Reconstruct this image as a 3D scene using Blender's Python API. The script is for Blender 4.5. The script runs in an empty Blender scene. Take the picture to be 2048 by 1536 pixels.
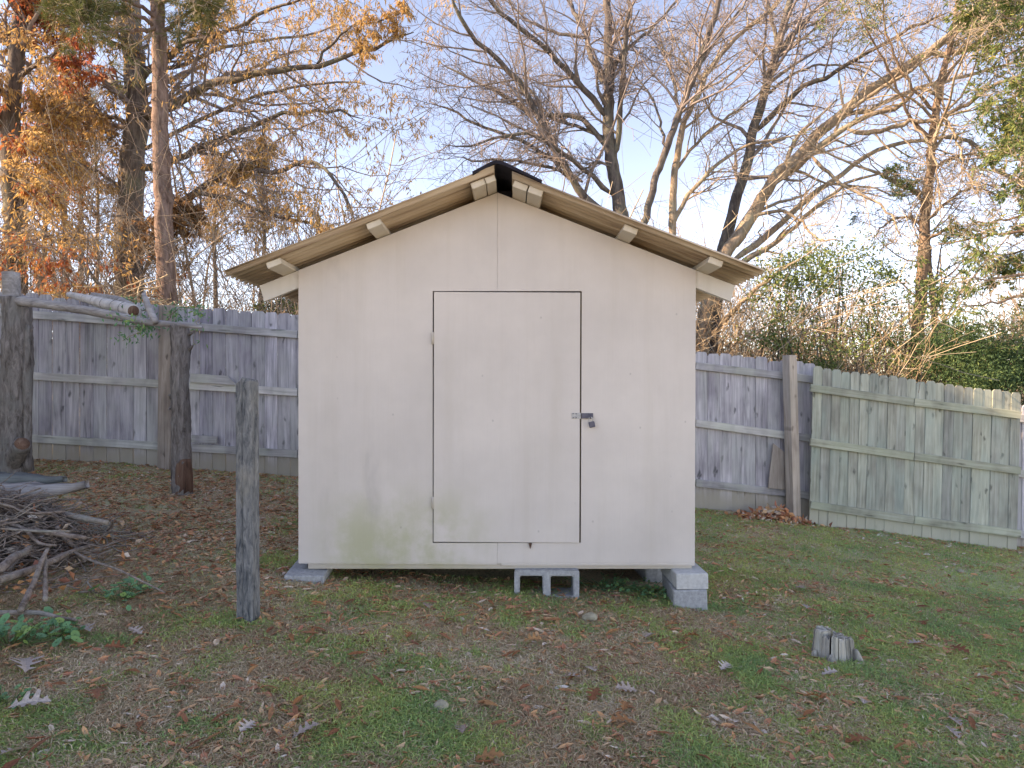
import bpy, bmesh, math, random
import numpy as np
from mathutils import Vector, Matrix, Euler

random.seed(7)
rng = np.random.default_rng(7)
SC = bpy.context.scene
COL = SC.collection
R = math.radians

# ------------------------------------------------------------------ camera, sky, sun, exposure
CZ = 1.35                      # camera height
FPX = 1365.0                   # focal length in pixels of the 2048 px wide photograph
cam = bpy.data.cameras.new('camera')
cam.sensor_width = 36.0
cam.lens = 36.0 * FPX / 2048.0
cam.clip_end = 2000.0
cam.clip_start = 0.05
cam_o = bpy.data.objects.new('camera', cam)
cam_o.location = (0, 0, CZ)
cam_o.rotation_euler = (R(90), 0, 0)
COL.objects.link(cam_o)
SC.camera = cam_o

SUN_EL, SUN_AZ = R(30.0), R(-98.0)          # azimuth from +Y, clockwise
world = bpy.data.worlds.new('World')
SC.world = world
world.use_nodes = True
wn = world.node_tree
wn.nodes.clear()
sky = wn.nodes.new('ShaderNodeTexSky')
sky.sky_type = 'NISHITA'
sky.sun_disc = False
sky.sun_elevation = SUN_EL
sky.sun_rotation = SUN_AZ
sky.altitude = 200
sky.air_density = 0.6
sky.dust_density = 0.0
sky.ozone_density = 3.0
bg = wn.nodes.new('ShaderNodeBackground')
bg.inputs['Strength'].default_value = 0.15
wo = wn.nodes.new('ShaderNodeOutputWorld')
wn.links.new(sky.outputs[0], bg.inputs[0])
wn.links.new(bg.outputs[0], wo.inputs[0])

sun = bpy.data.lights.new('sun', 'SUN')
sun.energy = 3.0
sun.angle = R(0.6)
sun.color = (1.0, 0.93, 0.84)
sun_o = bpy.data.objects.new('sun', sun)
sd = Vector((math.sin(SUN_AZ) * math.cos(SUN_EL), math.cos(SUN_AZ) * math.cos(SUN_EL), math.sin(SUN_EL)))
sun_o.rotation_euler = sd.to_track_quat('Z', 'Y').to_euler()
sun_o.location = (-20, 10, 12)
COL.objects.link(sun_o)

vs = SC.view_settings
vs.view_transform = 'Standard'
vs.look = 'None'
vs.exposure = 2.12
vs.use_white_balance = True          # camera balanced for open shade
vs.white_balance_temperature = 11200
vs.white_balance_tint = 23
vs.gamma = 1.0
vs.use_curve_mapping = False
SC.render.engine = 'CYCLES'
SC.cycles.use_denoising = True
SC.cycles.max_bounces = 6
SC.cycles.diffuse_bounces = 3
SC.cycles.glossy_bounces = 2
SC.cycles.transparent_max_bounces = 4


# ------------------------------------------------------------------ helpers
def W(px, py, Y):
    """a point at depth Y that shows at pixel (px, py) of the photograph: used to take measurements over"""
    return np.array(((px - 1024.0) * Y / FPX, Y, CZ - (py - 768.0) * Y / FPX))

HX = np.array([-300, -40, -12, -7, -5, -2.5, -1.3, .2, 1.07, 2.1, 3.3, 5.8, 9, 16, 60, 300.])
HZ = np.array([1.6, 1.4, .90, .60, .47, .285, .15, .045, 0, -.10, -.25, -.56, -.9, -1.3, -1.8, -1.8])

def _smooth_profile():
    xs = np.linspace(-20, 20, 801)
    z = np.interp(xs, HX, HZ)
    k = np.exp(-np.linspace(-2, 2, 41) ** 2)
    k /= k.sum()
    zz = np.convolve(np.pad(z, 20, mode='edge'), k, 'valid')
    return xs, zz
PX_, PZ_ = _smooth_profile()

def vnoise(x, y, s, seed=0):
    """smooth value noise 0..1"""
    x = np.asarray(x, float) / s
    y = np.asarray(y, float) / s
    xi = np.floor(x).astype(np.int64); yi = np.floor(y).astype(np.int64)
    fx = x - xi; fy = y - yi
    fx = fx * fx * (3 - 2 * fx); fy = fy * fy * (3 - 2 * fy)
    def h(a, b):
        n = (a * 374761393 + b * 668265263 + seed * 144665) & 0x7fffffff
        n = ((n ^ (n >> 13)) * 1274126177) & 0x7fffffff
        n = (n ^ (n >> 16)) & 0xffff
        return n / 65535.0
    a = h(xi, yi); b = h(xi + 1, yi); c = h(xi, yi + 1); d = h(xi + 1, yi + 1)
    return (a * (1 - fx) + b * fx) * (1 - fy) + (c * (1 - fx) + d * fx) * fy

def gh(x, y):
    x = np.asarray(x, float); y = np.asarray(y, float)
    z = np.where(np.abs(x) < 19.5, np.interp(x, PX_, PZ_), np.interp(x, HX, HZ))
    near = np.clip((14 - np.abs(y - 3)) / 4, 0, 1)
    z = z + near * ((vnoise(x, y, .9, 3) - .5) * .035 + (vnoise(x, y, .33, 5) - .5) * .022)
    return z

def mesh_np(name, V, F, mat=None, smooth=False, attr=None):
    """V (n,3); F list of int arrays (m,k)"""
    me = bpy.data.meshes.new(name)
    V = np.ascontiguousarray(V, dtype=np.float32)
    me.vertices.add(len(V))
    me.vertices.foreach_set('co', V.ravel())
    if not isinstance(F, (list, tuple)):
        F = [F]
    F = [f for f in F if len(f)]
    loops = np.concatenate([f.ravel() for f in F]).astype(np.int32)
    tot = np.concatenate([np.full(len(f), f.shape[1], np.int32) for f in F])
    start = np.concatenate([[0], np.cumsum(tot)[:-1]]).astype(np.int32)
    me.loops.add(len(loops))
    me.loops.foreach_set('vertex_index', loops)
    me.polygons.add(len(tot))
    me.polygons.foreach_set('loop_start', start)
    me.polygons.foreach_set('loop_total', tot)
    if smooth:
        me.polygons.foreach_set('use_smooth', np.ones(len(tot), bool))
    if attr:
        for k, a in attr.items():
            at = me.attributes.new(k, 'FLOAT', 'POINT')
            at.data.foreach_set('value', np.ascontiguousarray(a, dtype=np.float32))
    me.update(calc_edges=True)
    if mat:
        me.materials.append(mat)
    return me

def link(name, me, parent=None, loc=(0, 0, 0), rot=(0, 0, 0)):
    o = bpy.data.objects.new(name, me)
    COL.objects.link(o)
    if parent is not None:
        o.parent = parent
    o.location = loc
    o.rotation_euler = rot
    return o

def tag(o, label=None, cat=None, group=None, kind=None):
    if label: o['label'] = label
    if cat: o['category'] = cat
    if group: o['group'] = group
    if kind: o['kind'] = kind
    return o

def thing(name, label, cat, loc, group=None, rot=(0, 0, 0)):
    o = bpy.data.objects.new(name, None)
    o.empty_display_size = .1
    COL.objects.link(o)
    o.location = loc
    o.rotation_euler = rot
    return tag(o, label, cat, group)

def box_me(name, sx, sy, sz, mat, bev=.004, jit=0.0, center=(0, 0, 0), seed=0):
    """box with bevelled edges, sizes full"""
    bm = bmesh.new()
    bmesh.ops.create_cube(bm, size=1.0)
    bmesh.ops.scale(bm, vec=(sx, sy, sz), verts=bm.verts)
    if bev:
        bmesh.ops.bevel(bm, geom=list(bm.edges), offset=bev, segments=1, affect='EDGES')
    rr = random.Random(seed)
    for v in bm.verts:
        if jit:
            v.co += Vector((rr.uniform(-jit, jit), rr.uniform(-jit, jit), rr.uniform(-jit, jit)))
        v.co += Vector(center)
    me = bpy.data.meshes.new(name)
    bm.to_mesh(me); bm.free()
    if mat: me.materials.append(mat)
    return me

def prism_me(name, poly, y0, y1, mat, bev=0.0):
    """polygon in XZ extruded from y0 to y1"""
    bm = bmesh.new()
    a = [bm.verts.new((p[0], y0, p[1])) for p in poly]
    b = [bm.verts.new((p[0], y1, p[1])) for p in poly]
    bm.faces.new(a)
    bm.faces.new(b[::-1])
    n = len(poly)
    for i in range(n):
        j = (i + 1) % n
        bm.faces.new((a[j], a[i], b[i], b[j]))
    bmesh.ops.recalc_face_normals(bm, faces=bm.faces)
    if bev:
        bmesh.ops.bevel(bm, geom=list(bm.edges), offset=bev, segments=1, affect='EDGES')
    me = bpy.data.meshes.new(name)
    bm.to_mesh(me); bm.free()
    if mat: me.materials.append(mat)
    return me

def norm(a):
    return a / np.maximum(np.linalg.norm(a, axis=-1, keepdims=True), 1e-9)

def tubes(P, Rr, k, cap=False, rough=0.0):
    """P (N,n,3), Rr (N,n) -> verts, list of faces"""
    N, n, _ = P.shape
    T = norm(np.gradient(P, axis=1))
    ref = np.zeros((N, 1, 3)); ref[..., 0] = .35; ref[..., 1] = 1.0; ref[..., 2] = .12
    m = np.abs((norm(T.mean(1, keepdims=True)) * norm(ref)).sum(-1)) > .9
    ref[m[:, 0]] = (0.1, .1, 1.0)
    U = norm(np.cross(T, np.broadcast_to(ref, T.shape)))
    Vv = np.cross(T, U)
    ang = np.arange(k) * 2 * np.pi / k
    c = np.cos(ang)[None, None, :, None]; s = np.sin(ang)[None, None, :, None]
    rad = Rr[:, :, None, None]
    if rough:
        rad = rad * (1 + rng.normal(0, rough, (N, n, k, 1)))
    ring = P[:, :, None, :] + rad * (c * U[:, :, None, :] + s * Vv[:, :, None, :])
    V = ring.reshape(-1, 3)
    base = (np.arange(N) * n * k)[:, None, None]
    i = (np.arange(n - 1) * k)[None, :, None]
    j = np.arange(k)[None, None, :]
    j2 = (j + 1) % k
    f = np.stack([base + i + j, base + i + j2, base + i + k + j2, base + i + k + j], -1).reshape(-1, 4)
    F = [f]
    if cap:
        F.append((np.arange(N) * n * k)[:, None] + np.arange(k)[None, ::-1])
        F.append((np.arange(N) * n * k + (n - 1) * k)[:, None] + np.arange(k)[None, :])
    return V, F

def join(parts):
    """list of (V, [F...]) -> V, [F...] grouped"""
    Vs, Fs, off = [], {}, 0
    for V, F in parts:
        Vs.append(V)
        for f in F:
            Fs.setdefault(f.shape[1], []).append(f + off)
        off += len(V)
    return np.concatenate(Vs), [np.concatenate(v) for v in Fs.values()]

def resample(pts, n, wig=0.0):
    pts = np.asarray(pts, float)
    # Catmull-Rom through the points
    P = np.vstack([2 * pts[0] - pts[1], pts, 2 * pts[-1] - pts[-2]])
    out = []
    m = len(pts) - 1
    for i in range(m):
        p0, p1, p2, p3 = P[i], P[i + 1], P[i + 2], P[i + 3]
        for t in np.linspace(0, 1, 8, endpoint=False):
            out.append(.5 * ((2 * p1) + (-p0 + p2) * t + (2 * p0 - 5 * p1 + 4 * p2 - p3) * t * t + (-p0 + 3 * p1 - 3 * p2 + p3) * t ** 3))
    out.append(pts[-1])
    out = np.array(out)
    d = np.concatenate([[0], np.cumsum(np.linalg.norm(np.diff(out, axis=0), axis=1))])
    s = np.linspace(0, d[-1], n)
    q = np.stack([np.interp(s, d, out[:, a]) for a in range(3)], 1)
    if wig:
        q[1:-1] += rng.normal(0, wig, (n - 2, 3))
    return q

def kids(P, Rr, cnt, t0, t1, lmin, lmax, amin, amax, up, wander, n, rs, rmin=.0015, fixed=None):
    """children of every branch of P: returns P2 (M,n,3), R2 (M,n)"""
    N, m, _ = P.shape
    plen = np.linalg.norm(np.diff(P, axis=1), axis=2).sum(1)
    idx = np.repeat(np.arange(N), cnt)
    M = len(idx)
    t = rng.uniform(t0, t1, M)
    f = t * (m - 1)
    i = np.minimum(f.astype(int), m - 2)
    w = (f - i)[:, None]
    pos = P[idx, i] * (1 - w) + P[idx, i + 1] * w
    tan = norm(P[idx, i + 1] - P[idx, i])
    r0 = (Rr[idx, i] * (1 - w[:, 0]) + Rr[idx, i + 1] * w[:, 0]) * rs
    L = (plen[idx] if fixed is None else fixed) * rng.uniform(lmin, lmax, M) * (1.15 - .55 * t)
    a = rng.uniform(amin, amax, M)[:, None]
    perp = norm(np.cross(rng.normal(0, 1, (M, 3)), tan))
    d = norm(tan * np.cos(a) + perp * np.sin(a))
    out = np.empty((M, n, 3)); out[:, 0] = pos
    st = (L / (n - 1))[:, None]
    for s in range(1, n):
        d = d + rng.normal(0, wander, (M, 3))
        d[:, 2] += up
        d = norm(d)
        out[:, s] = out[:, s - 1] + d * st
    tap = np.linspace(1, .3, n)[None, :]
    R2 = np.maximum(r0[:, None] * tap, rmin)
    return out, R2

def leaves(C, D, L, Wd, rnd, fold=.25):
    """diamond leaves of two triangles at C pointing along D"""
    M = len(C)
    side = norm(np.cross(D, rng.normal(0, 1, (M, 3))))
    nrm = np.cross(side, D)
    L = np.broadcast_to(L, (M,))[:, None]; Wd = np.broadcast_to(Wd, (M,))[:, None]
    mid = C + D * L * .5
    v = np.stack([C, mid + side * Wd * .5 + nrm * Wd * fold, C + D * L, mid - side * Wd * .5 + nrm * Wd * fold], 1).reshape(-1, 3)
    b = (np.arange(M) * 4)[:, None]
    F = np.concatenate([b + np.array([[0, 1, 2]]), b + np.array([[0, 2, 3]])])
    return v, F, np.repeat(rnd, 4)


# ------------------------------------------------------------------ materials
def newmat(name):
    m = bpy.data.materials.new(name)
    m.use_nodes = True
    nt = m.node_tree
    nt.nodes.clear()
    out = nt.nodes.new('ShaderNodeOutputMaterial')
    b = nt.nodes.new('ShaderNodeBsdfPrincipled')
    b.inputs['Roughness'].default_value = .85
    b.inputs['Specular IOR Level'].default_value = .25
    nt.links.new(b.outputs[0], out.inputs[0])
    return m, nt, b

class NT:
    def __init__(s, nt): s.nt = nt
    def n(s, t, **kw):
        x = s.nt.nodes.new('ShaderNode' + t)
        for k, v in kw.items(): setattr(x, k, v)
        return x
    def l(s, a, b): s.nt.links.new(a, b)
    def coords(s, scale=(1, 1, 1), rand=True, kind='Object'):
        tc = s.n('TexCoord')
        mp = s.n('Mapping')
        mp.inputs['Scale'].default_value = scale
        src = tc.outputs[kind]
        if rand:
            oi = s.n('ObjectInfo')
            mu = s.n('VectorMath', operation='SCALE')
            mu.inputs[0].default_value = (37.1, 21.7, 53.3)
            s.l(oi.outputs['Random'], mu.inputs['Scale'])
            ad = s.n('VectorMath', operation='ADD')
            s.l(src, ad.inputs[0]); s.l(mu.outputs[0], ad.inputs[1])
            src = ad.outputs[0]
        s.l(src, mp.inputs['Vector'])
        return mp.outputs[0]
    def noise(s, vec, scale, detail=4, rough=.6, dist=0.0):
        x = s.n('TexNoise')
        x.inputs['Scale'].default_value = scale
        x.inputs['Detail'].default_value = detail
        x.inputs['Roughness'].default_value = rough
        x.inputs['Distortion'].default_value = dist
        if vec is not None: s.l(vec, x.inputs['Vector'])
        return x.outputs['Fac']
    def ramp(s, fac, stops, interp='LINEAR'):
        x = s.n('ValToRGB')
        x.color_ramp.interpolation = interp
        el = x.color_ramp.elements
        while len(el) < len(stops): el.new(.5)
        for e, (p, c) in zip(el, stops):
            e.position = p
            e.color = tuple(c) + (1,) if len(c) == 3 else c
        s.l(fac, x.inputs[0])
        return x.outputs[0]
    def mix(s, a, b, fac, mode='MIX'):
        x = s.n('Mix', data_type='RGBA', blend_type=mode)
        for sock, v in ((x.inputs[0], fac), (x.inputs[6], a), (x.inputs[7], b)):
            if hasattr(v, 'node'): s.l(v, sock)
            elif isinstance(v, (int, float)): sock.default_value = v
            else: sock.default_value = tuple(v) + (1,)
        return x.outputs[2]
    def math(s, op, a, b=None, c=None, clamp=False):
        x = s.n('Math', operation=op, use_clamp=clamp)
        for sock, v in zip(x.inputs, (a, b, c)):
            if v is None: continue
            if hasattr(v, 'node'): s.l(v, sock)
            else: sock.default_value = v
        return x.outputs[0]
    def bump(s, h, strength, dist=.01):
        x = s.n('Bump')
        x.inputs['Strength'].default_value = strength
        x.inputs['Distance'].default_value = dist
        s.l(h, x.inputs['Height'])
        return x.outputs[0]

def wood_mat(name, dark, mid, light, tint=None, horizontal=False, knots=True, rough=.85, foot=None):
    m, nt, b = newmat(name)
    g = NT(nt)
    gs = (1.6, 30, 30) if horizontal else (30, 30, 1.6)
    v = g.coords(gs)
    grain = g.noise(v, 1.0, 6, .65, .6)
    col = g.ramp(grain, [(.28, dark), (.52, mid), (.75, light)])
    v2 = g.coords((3, 3, 1.5))
    blot = g.noise(v2, 1.1, 3, .6, .3)
    col = g.mix(col, g.ramp(blot, [(.30, (.46, .44, .45)), (.60, (1, 1, 1))]), .72, 'MULTIPLY')
    oi = g.n('ObjectInfo')
    col = g.mix(col, g.ramp(oi.outputs['Random'], [(0, (.58, .57, .63)), (.25, (.92, .90, .90)), (.45, (.70, .68, .70)), (.7, (1.0, .98, .95)), (.85, (.78, .80, .80)), (1, (1.15, 1.12, 1.12))]), .9, 'MULTIPLY')
    if knots:
        kv = g.coords((1.7, 1, 9) if horizontal else (6.5, 1, 2.8))
        sp = g.n('SeparateXYZ'); g.l(kv, sp.inputs[0])
        nd = g.noise(kv, 2.2, 3)
        off = g.math('MULTIPLY', g.math('SUBTRACT', nd, .5), .5)
        cmb = g.n('CombineXYZ'); g.l(g.math('ADD', sp.outputs[0], off), cmb.inputs[0]); g.l(g.math('ADD', sp.outputs[2], off), cmb.inputs[1])
        vo = g.n('TexVoronoi', voronoi_dimensions='2D')
        vo.inputs['Scale'].default_value = 1.0
        g.l(cmb.outputs[0], vo.inputs['Vector'])
        km = g.ramp(vo.outputs['Distance'], [(.03, (1, 1, 1)), (.13, (0, 0, 0))])
        cs_ = g.n('SeparateColor'); g.l(vo.outputs['Color'], cs_.inputs[0])
        km = g.math('MULTIPLY', km, g.math('GREATER_THAN', cs_.outputs[0], .45))
        col = g.mix(col, tuple(c * .28 for c in dark), g.math('MULTIPLY', km, .8))
    if tint is not None:
        v3 = g.coords((2.3, 2.3, 1.2))
        tn = g.noise(v3, 1.3, 4, .6)
        col = g.mix(col, tint, g.math('MULTIPLY', g.ramp(tn, [(.42, (0, 0, 0)), (.68, (1, 1, 1))]), .55))
    if foot is not None:      # colour blends to the foot tone low down: object origin is the board's foot
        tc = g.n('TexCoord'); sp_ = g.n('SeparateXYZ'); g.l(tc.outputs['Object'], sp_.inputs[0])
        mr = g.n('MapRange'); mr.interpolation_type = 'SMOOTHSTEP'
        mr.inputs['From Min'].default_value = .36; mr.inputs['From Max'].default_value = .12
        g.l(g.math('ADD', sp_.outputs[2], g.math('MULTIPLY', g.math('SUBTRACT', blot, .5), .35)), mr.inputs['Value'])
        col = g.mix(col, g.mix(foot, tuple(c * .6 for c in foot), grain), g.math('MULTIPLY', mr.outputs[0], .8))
    g.l(col, b.inputs['Base Color'])
    g.l(g.bump(grain, .5, .004), b.inputs['Normal'])
    b.inputs['Roughness'].default_value = rough
    return m

def bark_mat(name, dark, light, lichen=None, scale=(18, 18, 5), bump=.8, rand=True):
    m, nt, b = newmat(name)
    g = NT(nt)
    v = g.coords(scale, rand)
    n1 = g.noise(v, 1.0, 6, .7, .8)
    col = g.ramp(n1, [(.33, dark), (.66, light)])
    if lichen is not None:
        v2 = g.coords((2.2, 2.2, 1.4), rand)
        n2 = g.noise(v2, 1.4, 5, .65)
        col = g.mix(col, lichen, g.math('MULTIPLY', g.ramp(n2, [(.50, (0, 0, 0)), (.66, (1, 1, 1))]), .7))
    g.l(col, b.inputs['Base Color'])
    g.l(g.bump(n1, bump, .02), b.inputs['Normal'])
    b.inputs['Roughness'].default_value = .92
    return m

def attr_mat(name, stops, rough=.7, trans=.0, spec=.25, extra=None):
    m, nt, b = newmat(name)
    g = NT(nt)
    a = g.n('Attribute', attribute_name='rnd')
    col = g.ramp(a.outputs['Fac'], stops)
    g.l(col, b.inputs['Base Color'])
    b.inputs['Roughness'].default_value = rough
    b.inputs['Specular IOR Level'].default_value = spec
    if trans:
        tr = g.n('BsdfTranslucent')
        g.l(col, tr.inputs['Color'])
        mx = g.n('MixShader'); mx.inputs[0].default_value = trans
        g.l(b.outputs[0], mx.inputs[1]); g.l(tr.outputs[0], mx.inputs[2])
        out = [x for x in nt.nodes if x.type == 'OUTPUT_MATERIAL'][0]
        g.l(mx.outputs[0], out.inputs[0])
    return m

def paint_mat(name, base, stain=False, worn=.3):
    m, nt, b = newmat(name)
    g = NT(nt)
    v = g.coords((1, 1, 1), False)
    n1 = g.noise(v, 1.7, 5, .6)
    col = g.mix(base, tuple(c * .86 for c in base), g.ramp(n1, [(.35, (0, 0, 0)), (.7, (1, 1, 1))]))
    vs_ = g.coords((9, 9, .55), False)
    n2 = g.noise(vs_, 1.0, 5, .6, .2)
    col = g.mix(col, tuple(c * f for c, f in zip(base, (.72, .69, .60))), g.math('MULTIPLY', g.ramp(n2, [(.50, (0, 0, 0)), (.78, (1, 1, 1))]), worn))
    vg = g.coords((60, 60, 3), False)
    n3 = g.noise(vg, 1.0, 4, .6, .4)
    if stain:
        sep = g.n('SeparateXYZ')
        tc = g.n('TexCoord'); g.l(tc.outputs['Object'], sep.inputs[0])
        x, z = sep.outputs[0], sep.outputs[2]
        # algae: a patch low on the left hand panel and along the door foot
        nn = g.noise(v, 3.2, 5, .65)
        def band(val, lo, hi):      # 0 at lo -> 1 at hi
            mr = g.n('MapRange'); mr.interpolation_type = 'SMOOTHSTEP'
            mr.inputs['From Min'].default_value = lo; mr.inputs['From Max'].default_value = hi
            g.l(val, mr.inputs['Value'])
            return mr.outputs[0]
        # object origin of the shed parts is the shed base
        low = band(z, .62, .16)
        lefty = g.math('MULTIPLY', band(x, -1.22, -.85), band(x, .12, -.40))
        al = g.math('MULTIPLY', g.math('MULTIPLY', low, lefty), band(nn, .34, .62))
        col = g.mix(col, (.44, .43, .25), g.math('MULTIPLY', al, .72))
        # brown dust washed down under the rake and dark mildew smears
        mild = g.math('MULTIPLY', band(g.noise(g.coords((3.5, 3.5, 1.3), False), 1.0, 4, .6), .58, .74), band(x, -.3, -1.0))
        col = g.mix(col, tuple(c * f for c, f in zip(base, (.62, .62, .63))), g.math('MULTIPLY', mild, .5))
        # small scuffs and nail stains
        vo = g.n('TexVoronoi'); vo.inputs['Scale'].default_value = 3.4
        vo.voronoi_dimensions = '2D'
        cx = g.n('CombineXYZ'); g.l(x, cx.inputs[0]); g.l(g.math('MULTIPLY', z, .8), cx.inputs[1]); g.l(cx.outputs[0], vo.inputs['Vector'])
        sp = g.ramp(vo.outputs['Distance'], [(.012, (1, 1, 1)), (.024, (0, 0, 0))])
        cs_ = g.n('SeparateColor'); g.l(vo.outputs['Color'], cs_.inputs[0])
        sp = g.math('MULTIPLY', sp, band(cs_.outputs[0], .55, .75))
        col = g.mix(col, (.16, .13, .12), g.math('MULTIPLY', sp, .28))
        edge = band(z, .05, .0)
        col = g.mix(col, (.42, .36, .26), g.math('MULTIPLY', edge, .45))
    g.l(col, b.inputs['Base Color'])
    g.l(g.bump(g.math('ADD', n3, g.math('MULTIPLY', n1, 3.0)), .22, .003), b.inputs['Normal'])
    b.inputs['Roughness'].default_value = .6
    return m

M = {}
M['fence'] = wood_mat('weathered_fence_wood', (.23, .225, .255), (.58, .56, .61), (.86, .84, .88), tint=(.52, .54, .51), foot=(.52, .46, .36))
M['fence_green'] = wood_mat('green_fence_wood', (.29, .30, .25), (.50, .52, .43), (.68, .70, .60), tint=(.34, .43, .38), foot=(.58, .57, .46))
M['rail'] = wood_mat('fence_rail_wood', (.38, .38, .36), (.62, .61, .59), (.80, .79, .77), tint=(.56, .59, .50), horizontal=True)
M['rail_green'] = wood_mat('green_rail_wood', (.30, .31, .24), (.47, .49, .39), (.60, .62, .52), tint=(.38, .43, .32), horizontal=True)
M['post'] = wood_mat('fence_post_wood', (.28, .22, .18), (.50, .42, .36), (.64, .57, .50), tint=(.48, .44, .38))
M['oldpost'] = bark_mat('old_post_wood', (.035, .045, .055), (.27, .27, .27), lichen=(.33, .30, .25), scale=(45, 45, 11), bump=.5)
M['silver'] = wood_mat('silver_driftwood', (.30, .28, .265), (.55, .52, .49), (.76, .73, .70), horizontal=True, knots=False)
M['pale_log'] = bark_mat('pale_log_bark', (.46, .43, .41), (.74, .70, .67), scale=(6, 6, 6), bump=.3)
M['dead_trunk'] = bark_mat('dead_trunk_wood', (.085, .07, .062), (.33, .295, .28), lichen=(.25, .25, .235), scale=(26, 26, 6), bump=1.0)
M['heartwood'] = wood_mat('cut_heartwood', (.10, .05, .035), (.24, .13, .09), (.36, .25, .18), knots=False)
M['bark_grey'] = bark_mat('grey_bark', (.055, .048, .05), (.18, .16, .145), lichen=(.20, .205, .155))
M['bark_tan'] = bark_mat('tan_bark', (.16, .12, .09), (.42, .34, .26), lichen=(.38, .36, .27))
M['bark_pine'] = bark_mat('pine_bark', (.10, .065, .055), (.34, .25, .22), scale=(14, 14, 4), bump=1.0)
M['bark_oak'] = bark_mat('oak_bark', (.06, .05, .045), (.21, .18, .16), lichen=(.17, .18, .125), scale=(16, 16, 4), bump=1.0)
M['bark_cedar'] = bark_mat('cedar_bark', (.12, .08, .06), (.38, .275, .205), scale=(24, 24, 2.5), bump=.9)
M['twig_grey'] = bark_mat('grey_twig', (.17, .145, .14), (.31, .27, .255), scale=(3, 3, 3), bump=0)
M['twig_tan'] = bark_mat('tan_twig', (.25, .20, .155), (.46, .385, .30), scale=(3, 3, 3), bump=0)
M['stick'] = bark_mat('stick_bark', (.10, .07, .055), (.38, .30, .26), lichen=(.33, .33, .29), scale=(20, 20, 20), bump=.4)
M['oak_leaf'] = attr_mat('orange_oak_leaf', [(0, (.34, .22, .13)), (.3, (.48, .30, .14)), (.6, (.60, .39, .15)), (.85, (.66, .47, .22)), (1, (.54, .44, .32))], trans=.35)
M['red_leaf'] = attr_mat('red_oak_leaf', [(0, (.30, .09, .06)), (.4, (.46, .14, .075)), (.75, (.55, .24, .09)), (1, (.40, .27, .18))], trans=.35)
M['brown_leaf'] = attr_mat('brown_oak_leaf', [(0, (.14, .085, .055)), (.5, (.30, .17, .085)), (1, (.36, .25, .15))], trans=.3)
M['needle'] = attr_mat('pine_needle', [(0, (.06, .085, .035)), (.5, (.12, .15, .055)), (1, (.25, .24, .09))], trans=.2)
M['cedar_leaf'] = attr_mat('cedar_foliage', [(0, (.05, .10, .045)), (.5, (.12, .19, .07)), (.85, (.24, .28, .09)), (1, (.36, .28, .11))], trans=.2)
M['evergreen'] = attr_mat('evergreen_leaf', [(0, (.05, .10, .04)), (.5, (.13, .20, .06)), (1, (.32, .36, .12))], trans=.2, spec=.4, rough=.5)
M['grass'] = attr_mat('green_grass', [(0, (.18, .34, .15)), (.35, (.31, .47, .17)), (.7, (.50, .57, .18)), (1, (.68, .64, .28))], trans=.35, rough=.6)
M['straw'] = attr_mat('dead_grass', [(0, (.30, .16, .09)), (.4, (.56, .38, .23)), (.75, (.72, .56, .38)), (1, (.84, .74, .56))], trans=.2)
M['litter'] = attr_mat('leaf_litter', [(0, (.36, .13, .09)), (.3, (.56, .22, .12)), (.55, (.66, .32, .15)), (.75, (.68, .42, .25)), (.9, (.68, .54, .44)), (1, (.75, .67, .61))])
M['weed'] = attr_mat('weed_leaf', [(0, (.07, .20, .10)), (.6, (.12, .32, .14)), (1, (.27, .42, .11))], trans=.2, spec=.4, rough=.5)
M['scrub'] = attr_mat('scrub_stem', [(0, (.20, .14, .10)), (.5, (.40, .31, .21)), (1, (.58, .48, .35))])
M['far'] = attr_mat('far_wood', [(0, (.13, .105, .095)), (.5, (.25, .205, .17)), (1, (.37, .30, .23))])
M['paint'] = paint_mat('white_paint', (.69, .615, .565), True, .22)
M['trim'] = paint_mat('cream_trim_paint', (.70, .61, .50), False, .6)
M['fascia'] = paint_mat('rafter_paint', (.70, .65, .60), False, .4)

def flat_mat(name, c, rough=.8, metal=0.0, ns=30, amt=.25, bump=.2):
    m, nt, b = newmat(name)
    g = NT(nt)
    n = g.noise(g.coords((1, 1, 1), False), ns, 5, .65)
    g.l(g.mix(c, tuple(x * (1 - amt) for x in c), g.ramp(n, [(.35, (0, 0, 0)), (.65, (1, 1, 1))])), b.inputs['Base Color'])
    b.inputs['Roughness'].default_value = rough
    b.inputs['Metallic'].default_value = metal
    if bump: g.l(g.bump(n, bump, .003), b.inputs['Normal'])
    return m
M['concrete'] = flat_mat('grey_concrete', (.42, .43, .44), .9, 0, 45, .35, .5)
M['concrete2'] = flat_mat('pale_concrete', (.56, .56, .55), .9, 0, 45, .2, .4)
M['dark'] = flat_mat('dark_felt', (.022, .02, .03), .8, 0, 20, .4)
M['steel'] = flat_mat('dull_steel', (.12, .12, .16), .45, .6, 40, .3, 0)
M['painted_steel'] = flat_mat('painted_steel', (.60, .57, .55), .5, 0, 60, .45, .2)
M['stone'] = flat_mat('pale_stone', (.42, .37, .27), .9, 0, 40, .35, .5)
M['siding'] = flat_mat('shade_house_siding', (.45, .44, .42), .8, 0, 2, .1, 0)
M['shingle'] = flat_mat('shade_house_shingle', (.09, .085, .08), .9, 0, 8, .4, .3)
M['inner'] = flat_mat('bare_plywood', (.20, .15, .10), .9, 0, 6, .3, 0)

# corrugated sheet: tan, dirty in streaks along the slope
def roof_mat():
    m, nt, b = newmat('corrugated_sheet')
    g = NT(nt)
    v = g.coords((1.2, 26, 1.2), True)
    n = g.noise(v, 1.0, 5, .65, .2)
    col = g.ramp(n, [(.30, (.26, .165, .11)), (.5, (.56, .42, .305)), (.72, (.74, .60, .46))])
    g.l(col, b.inputs['Base Color'])
    b.inputs['Roughness'].default_value = .75
    return m
M['roof'] = roof_mat()

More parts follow.
